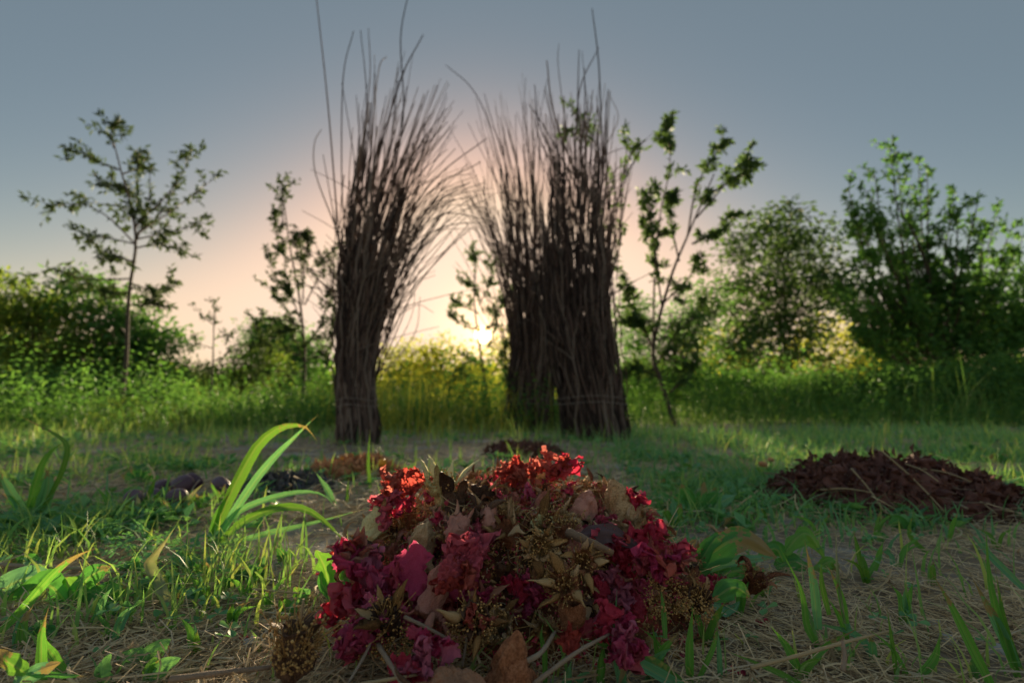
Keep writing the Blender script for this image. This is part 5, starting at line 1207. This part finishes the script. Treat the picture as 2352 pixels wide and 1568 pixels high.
for k, (a, b, c, d) in enumerate([(1955, 1075, 2035, 1180), (2025, 1035, 2170, 1175), (2080, 1065, 2155, 1105), (2180, 1110, 2290, 1180), (1880, 1125, 2000, 1130), (2110, 1075, 2230, 1105)]):
    stick([(a, b, 1.42), ((a + c) / 2, (b + d) / 2 - 6, 1.36), (c, d, 1.28)], .0026, 'stem_straw', ['steep pale stalk lying over the left part of the dark seed heap', 'longest pale stalk running down across the dark seed heap', 'short pale stalk on the crest of the dark seed heap',
          'pale stalk at the right end of the dark seed heap', 'level thin stalk on the left slope of the dark seed heap', 'pale stalk pointing right on top of the dark seed heap'][k], 'dry_stalk', 'stalk', sides=5)
# clods
def lump(name, loc, r, mat, label, cat, group=None, sd=0, sq=.7, rough=.35, sub=3):
    import bmesh
    bm = bmesh.new(); bmesh.ops.create_icosphere(bm, subdivisions=sub, radius=r)
    for v in bm.verts:
        q = v.co / r; v.co = v.co * (1 + rough * noise.noise(q * 1.4 + Vector((sd, 1, 2))) + rough * .5 * noise.noise(q * 4 + Vector((sd, 5, 2)))); v.co.z *= sq
    me = bpy.data.meshes.new(name); bm.to_mesh(me); bm.free(); me.materials.append(M[mat])
    for p in me.polygons: p.use_smooth = True
    o = link(name, me, None, loc); return tag(o, label, cat, group)
for k, (px, py, r_) in enumerate([(577, 1478, .011), (618, 1488, .009), (985, 1560, .007), (2180, 1470, .011), (2300, 1500, .013), (1270, 1560, .006), (2150, 1430, .008)]):
    p = hit(px, py + 8, gh); lump('soil_clod', p + Vector((0, 0, r_ * .4)), r_, 'stone', ['pitted grey clod in the straw left of the pile', 'brownish clod just right of the pitted grey one', 'grey crumb of earth under the magenta petals', 'grey clod on the bare patch at the lower right',
         'larger grey clod right of the bare patch', 'small grey clod right of the rusty husk', 'flat grey clod above the bare patch'][k], 'clod', None, k * 2.1)
# plums in the grass, left
plum_spots = [(415, 1132, .030, 'largest and foremost round plum, in the middle of the group'), (443, 1122, .026, 'plum peeping out behind the foremost one'), (366, 1134, .024, 'plum left of the foremost one, behind grass blades'),
              (505, 1128, .024, 'plum lying apart to the right, beside the big grass tuft'), (405, 1158, .026, 'plum low in front of the foremost one'), (350, 1152, .022, 'plum half hidden low in the middle left of the group'),
              (302, 1162, .026, 'leftmost plum in the dark grass')]
for k, (px, py, r_, lb) in enumerate(plum_spots):
    rp = r_ * 800; Yd = .3 * F / (py + rp * .45 - 930); r_ = rp / F * Yd; p = at(px, py, Yd) + Vector((0, 0, r_ * .75))
    rt = empty('plum', p, lb, 'plum', 'dark plums lying in the grass')
    import bmesh
    bm = bmesh.new(); bmesh.ops.create_uvsphere(bm, u_segments=28, v_segments=18, radius=r_)
    for v in bm.verts:
        a = math.atan2(v.co.y, v.co.x); zz = v.co.z / r_
        v.co *= 1 + .13 * noise.noise(v.co / r_ * .9 + Vector((k * 3, 0, 0))) + .03 * noise.noise(v.co / r_ * 4); v.co.z = v.co.z * .92 - (.14 * r_ * max(0, zz - .6) ** 1.2 * 4 if zz > .6 else 0)
        if abs(a) < .25: v.co.x *= 1 - .05 * (1 - abs(a) / .25)
    me = bpy.data.meshes.new('fruit'); bm.to_mesh(me); bm.free(); me.materials.append(M['plum'])
    for q in me.polygons: q.use_smooth = True
    o = link('fruit', me, rt); o.rotation_euler = (random.gauss(0, .8), random.gauss(0, .8), random.uniform(0, 6))
    mb = MB(); tube(mb, np.array([(0, 0, r_ * .75), (.001, 0, r_ * .95), (.003, 0, r_ * 1.1)]), .0012, 5); s = mb.build('stem', M['twig'], rt); s.rotation_euler = o.rotation_euler
# heaps behind: scraps as individuals over a core
SCR = {}
for mk in ('bluedark', 'redbrown', 'orangepeel'):
    L_ = []
    for i in range(6):
        import bmesh
        bm = bmesh.new(); bmesh.ops.create_icosphere(bm, subdivisions=2, radius=1)
        for v in bm.verts:
            q = v.co.copy(); v.co = q * (1 + .45 * noise.noise(q * 1.5 + Vector((i * 3.3, 0, 7))) + .2 * noise.noise(q * 3.5 + Vector((i, 2, 7))))
            v.co.x *= random.uniform(1.0, 1.7); v.co.z *= .55
        me = bpy.data.meshes.new('husk'); bm.to_mesh(me); bm.free(); me.materials.append(M[mk])
        L_.append(me)
    SCR[mk] = L_
SCRL = {mk: [lobe_mesh(M[mk], i + 40, random.uniform(.7, 1.2), random.uniform(.2, .45), 10, random.choice([60, 120, 180, 230]), cup=random.uniform(-.8, .9)) for i in range(5)] for mk in SCR}
for mk in SCRL:
    for me in SCRL[mk]: me.name = 'husk'
def heap(cx, cy, Y0, wx, dy, h, mk, n, size, name, lab, cat, group, litter_label):
    c = hit(cx, cy, gh, d0=.5) if Y0 is None else ground_at(cx, Y0)
    rx = wx / F * c.y
    f = lambda a, b: h * np.clip(1 - (((a - c.x) / rx) ** 2 + ((b - c.y) / dy) ** 2) ** 1.2, 0, 1) ** .8
    core = lambda a, b: f(a, b) * (.45 + .6 * vnoise(a, b, 34, 40)) - .006
    A, B = np.meshgrid(np.linspace(c.x - rx * 1.05, c.x + rx * 1.05, 110), np.linspace(c.y - dy * 1.05, c.y + dy * 1.05, 70))
    mb = MB(); mb.add(np.stack([A, B, gh(A, B) + core(A, B)], -1).reshape(-1, 3), grid_faces(70, 110))
    r_ = np.random.default_rng(n); m = int(2600 * min(1, rx * dy / .06)) + 500; qa = np.sqrt(r_.random(m)) * 1.08; ta = r_.uniform(0, 2 * PI, m); xa = c.x + rx * qa * np.cos(ta); ya = c.y + dy * qa * np.sin(ta)
    leaves(mb, np.stack([xa, ya, gh(xa, ya) + core(xa, ya) + r_.uniform(-.002, .012, m)], 1), r_.normal(0, 1, (m, 3)) + np.array([0, 0, .2]), rand_dirs(m, r_, .6), size * r_.uniform(.8, 3.0, m), size * r_.uniform(.4, 1.3, m), .6)
    tag(mb.build(name + '_litter', M[mk], smooth=False), litter_label, 'litter', kind='stuff')
    for i in range(n):
        q = math.sqrt((i + .5) / n) * random.uniform(.85, 1.12); th = i * 2.39996; x = c.x + rx * q * math.cos(th); y = c.y + dy * q * math.sin(th)
        if y > c.y + dy * .35: continue
        lo = random.random() < .5; o = bpy.data.objects.new(name, random.choice(SCRL[mk] if lo else SCR[mk])); COL.objects.link(o); s = size * random.uniform(.5, 1.5) * (2.4 if lo else 1)
        o.location = (x, y, float(gh(x, y)) + float(core(np.array(x), np.array(y))) + size * .7); o.scale = (s, s, s); o.rotation_euler = (random.gauss(0, .6), random.gauss(0, .6), random.uniform(0, 6))
        tag(o, lab + ', ' + ('left' if x < c.x - rx * .5 else 'right' if x > c.x + rx * .5 else 'middle') + (' rim' if q > .85 else ' slope' if q > .5 else ' top'), cat, group)
    return c, rx
heap(2015, 1130, 1.52, 285, .22, .165, 'redbrown', 290, .0125, 'seed_husk', 'red-brown husk in the wide dark heap', 'husk', 'husks of the dark heap at the right', 'crumbled matter under the wide dark heap at the right')
heap(665, 1105, 1.75, 100, .14, .05, 'bluedark', 70, .015, 'dark_husk', 'blue-black husk in the small heap before the left bundle', 'husk', 'husks of the blue-black heap', 'crumbled matter under the blue-black heap')
heap(820, 1075, 2.15, 95, .18, .06, 'orangepeel', 70, .018, 'fruit_peel', 'orange-brown peel in the heap by the left bundle', 'peel', 'peels of the orange-brown heap', 'crumbled matter under the orange-brown heap')
heap(1200, 1045, 2.9, 80, .2, .05, 'redbrown', 60, .022, 'seed_husk', 'dark husk in the distant flat heap between the bundles', 'husk', 'husks of the distant flat heap', 'crumbled matter under the distant flat heap')
for (px, py, Yd, r_, lb) in ((878, 1063, 2.05, .019, 'round orange fruit on the right part of the peel heap'), (790, 1054, 2.15, .018, 'dull orange fruit on the left part of the peel heap'), (768, 1062, 2.1, .011, 'small peach-coloured fruit at the left end of the peel heap')):
    lump('orange_fruit', at(px, py, Yd), r_, 'orange', lb, 'fruit', None, px, .95, .06)
for k, (px, py) in enumerate([(1928, 1108), (1935, 1105), (1962, 1098), (1972, 1100), (2012, 1083), (1990, 1092)]):
    lump('yellow_blossom', at(px - 20, py, 1.5), .005, 'yellow', 'tiny yellow blossom head at the upper left rim of the dark heap', 'blossom', 'yellow blossoms by the dark heap', k, .8, .4, 2)
lump('brown_scrap', at(1752, 1065, 1.9), .014, 'orangepeel', 'orange-brown scrap lying in the green grass right of the bundles', 'scrap', None, 3, .8, .4)
lump('brown_scrap', at(1770, 1055, 1.95), .012, 'orangepeel', 'paler scrap just behind the orange-brown one in the grass', 'scrap', None, 5, .7, .4)
# threads and curled fibres over the pile
mb = MB(); rr = np.random.default_rng(91)
x, y = on_pile(900, rr, 0, 1.1)
for a, b in zip(x, y):
    L = rr.uniform(.012, .04); th = rr.uniform(0, 2 * PI); z = float(surf(a, b)) + rr.uniform(.002, .022)
    d = np.array([math.cos(th), math.sin(th), rr.normal(0, .4)]); e = rr.normal(0, .5, 3)
    p = np.array([np.array([a, b, z]) + d * L * s + e * L * (s * s - s * .5) for s in np.linspace(0, 1, 6)])
    tube(mb, p, rr.uniform(.0003, .0008), 3, False)
tag(mb.build('dry_fibres', M['straw']), 'thin dry fibres and bits of straw caught in the pile', 'fibres', kind='stuff')
for i, (px, py) in enumerate([(285, 1190), (320, 1195), (355, 1192), (395, 1200), (430, 1190), (460, 1180), (505, 1165), (265, 1185), (410, 1180), (340, 1180)]):
    sp = [([(px + random.gauss(0, 8), py), (px + dx * .5, py - H * .6), (px + dx, py - H)], random.uniform(6, 12), random.choice(['blade', 'blade_yellow', 'blade_dry', 'blade'])) for dx, H in ((random.gauss(0, 22), random.uniform(30, 75)) for k in range(4))]
    grass_plant('wispy blades half hiding the plums, ' + ['at their left end', 'left part', 'left of the middle', 'near the foremost plum, right', 'right part', 'near the big tuft', 'beside the lone right plum', 'outermost left', 'below the foremost plum', 'just left of the foremost plum'][i], sp, group='wispy blades around the plums')
# stringy stalks and threads over the dark heap
mb = MB(); rr = np.random.default_rng(95)
for i in range(420):
    q = math.sqrt(rr.random()) * 1.05; th = rr.uniform(0, 2 * PI); cx = (2015 - 1176) / F * 1.52
    a = cx + .39 * q * math.cos(th); b = 1.52 + .22 * q * math.sin(th); z = .10 * (1 - q ** 2.4 if q < 1 else 0) ** .8 + rr.uniform(0, .02)
    L = rr.uniform(.03, .10); t0 = rr.uniform(0, 2 * PI); d = np.array([math.cos(t0), math.sin(t0), rr.normal(0, .15)]); e = rr.normal(0, .25, 3)
    tube(mb, np.array([np.array([a, b, z]) + d * L * s + e * L * (s * s - s * .5) for s in np.linspace(0, 1, 5)]), rr.uniform(.0006, .0016), 3, False)
tag(mb.build('heap_threads', M['twig']), 'stringy stalks tangled over the dark heap', 'stalks', kind='stuff')
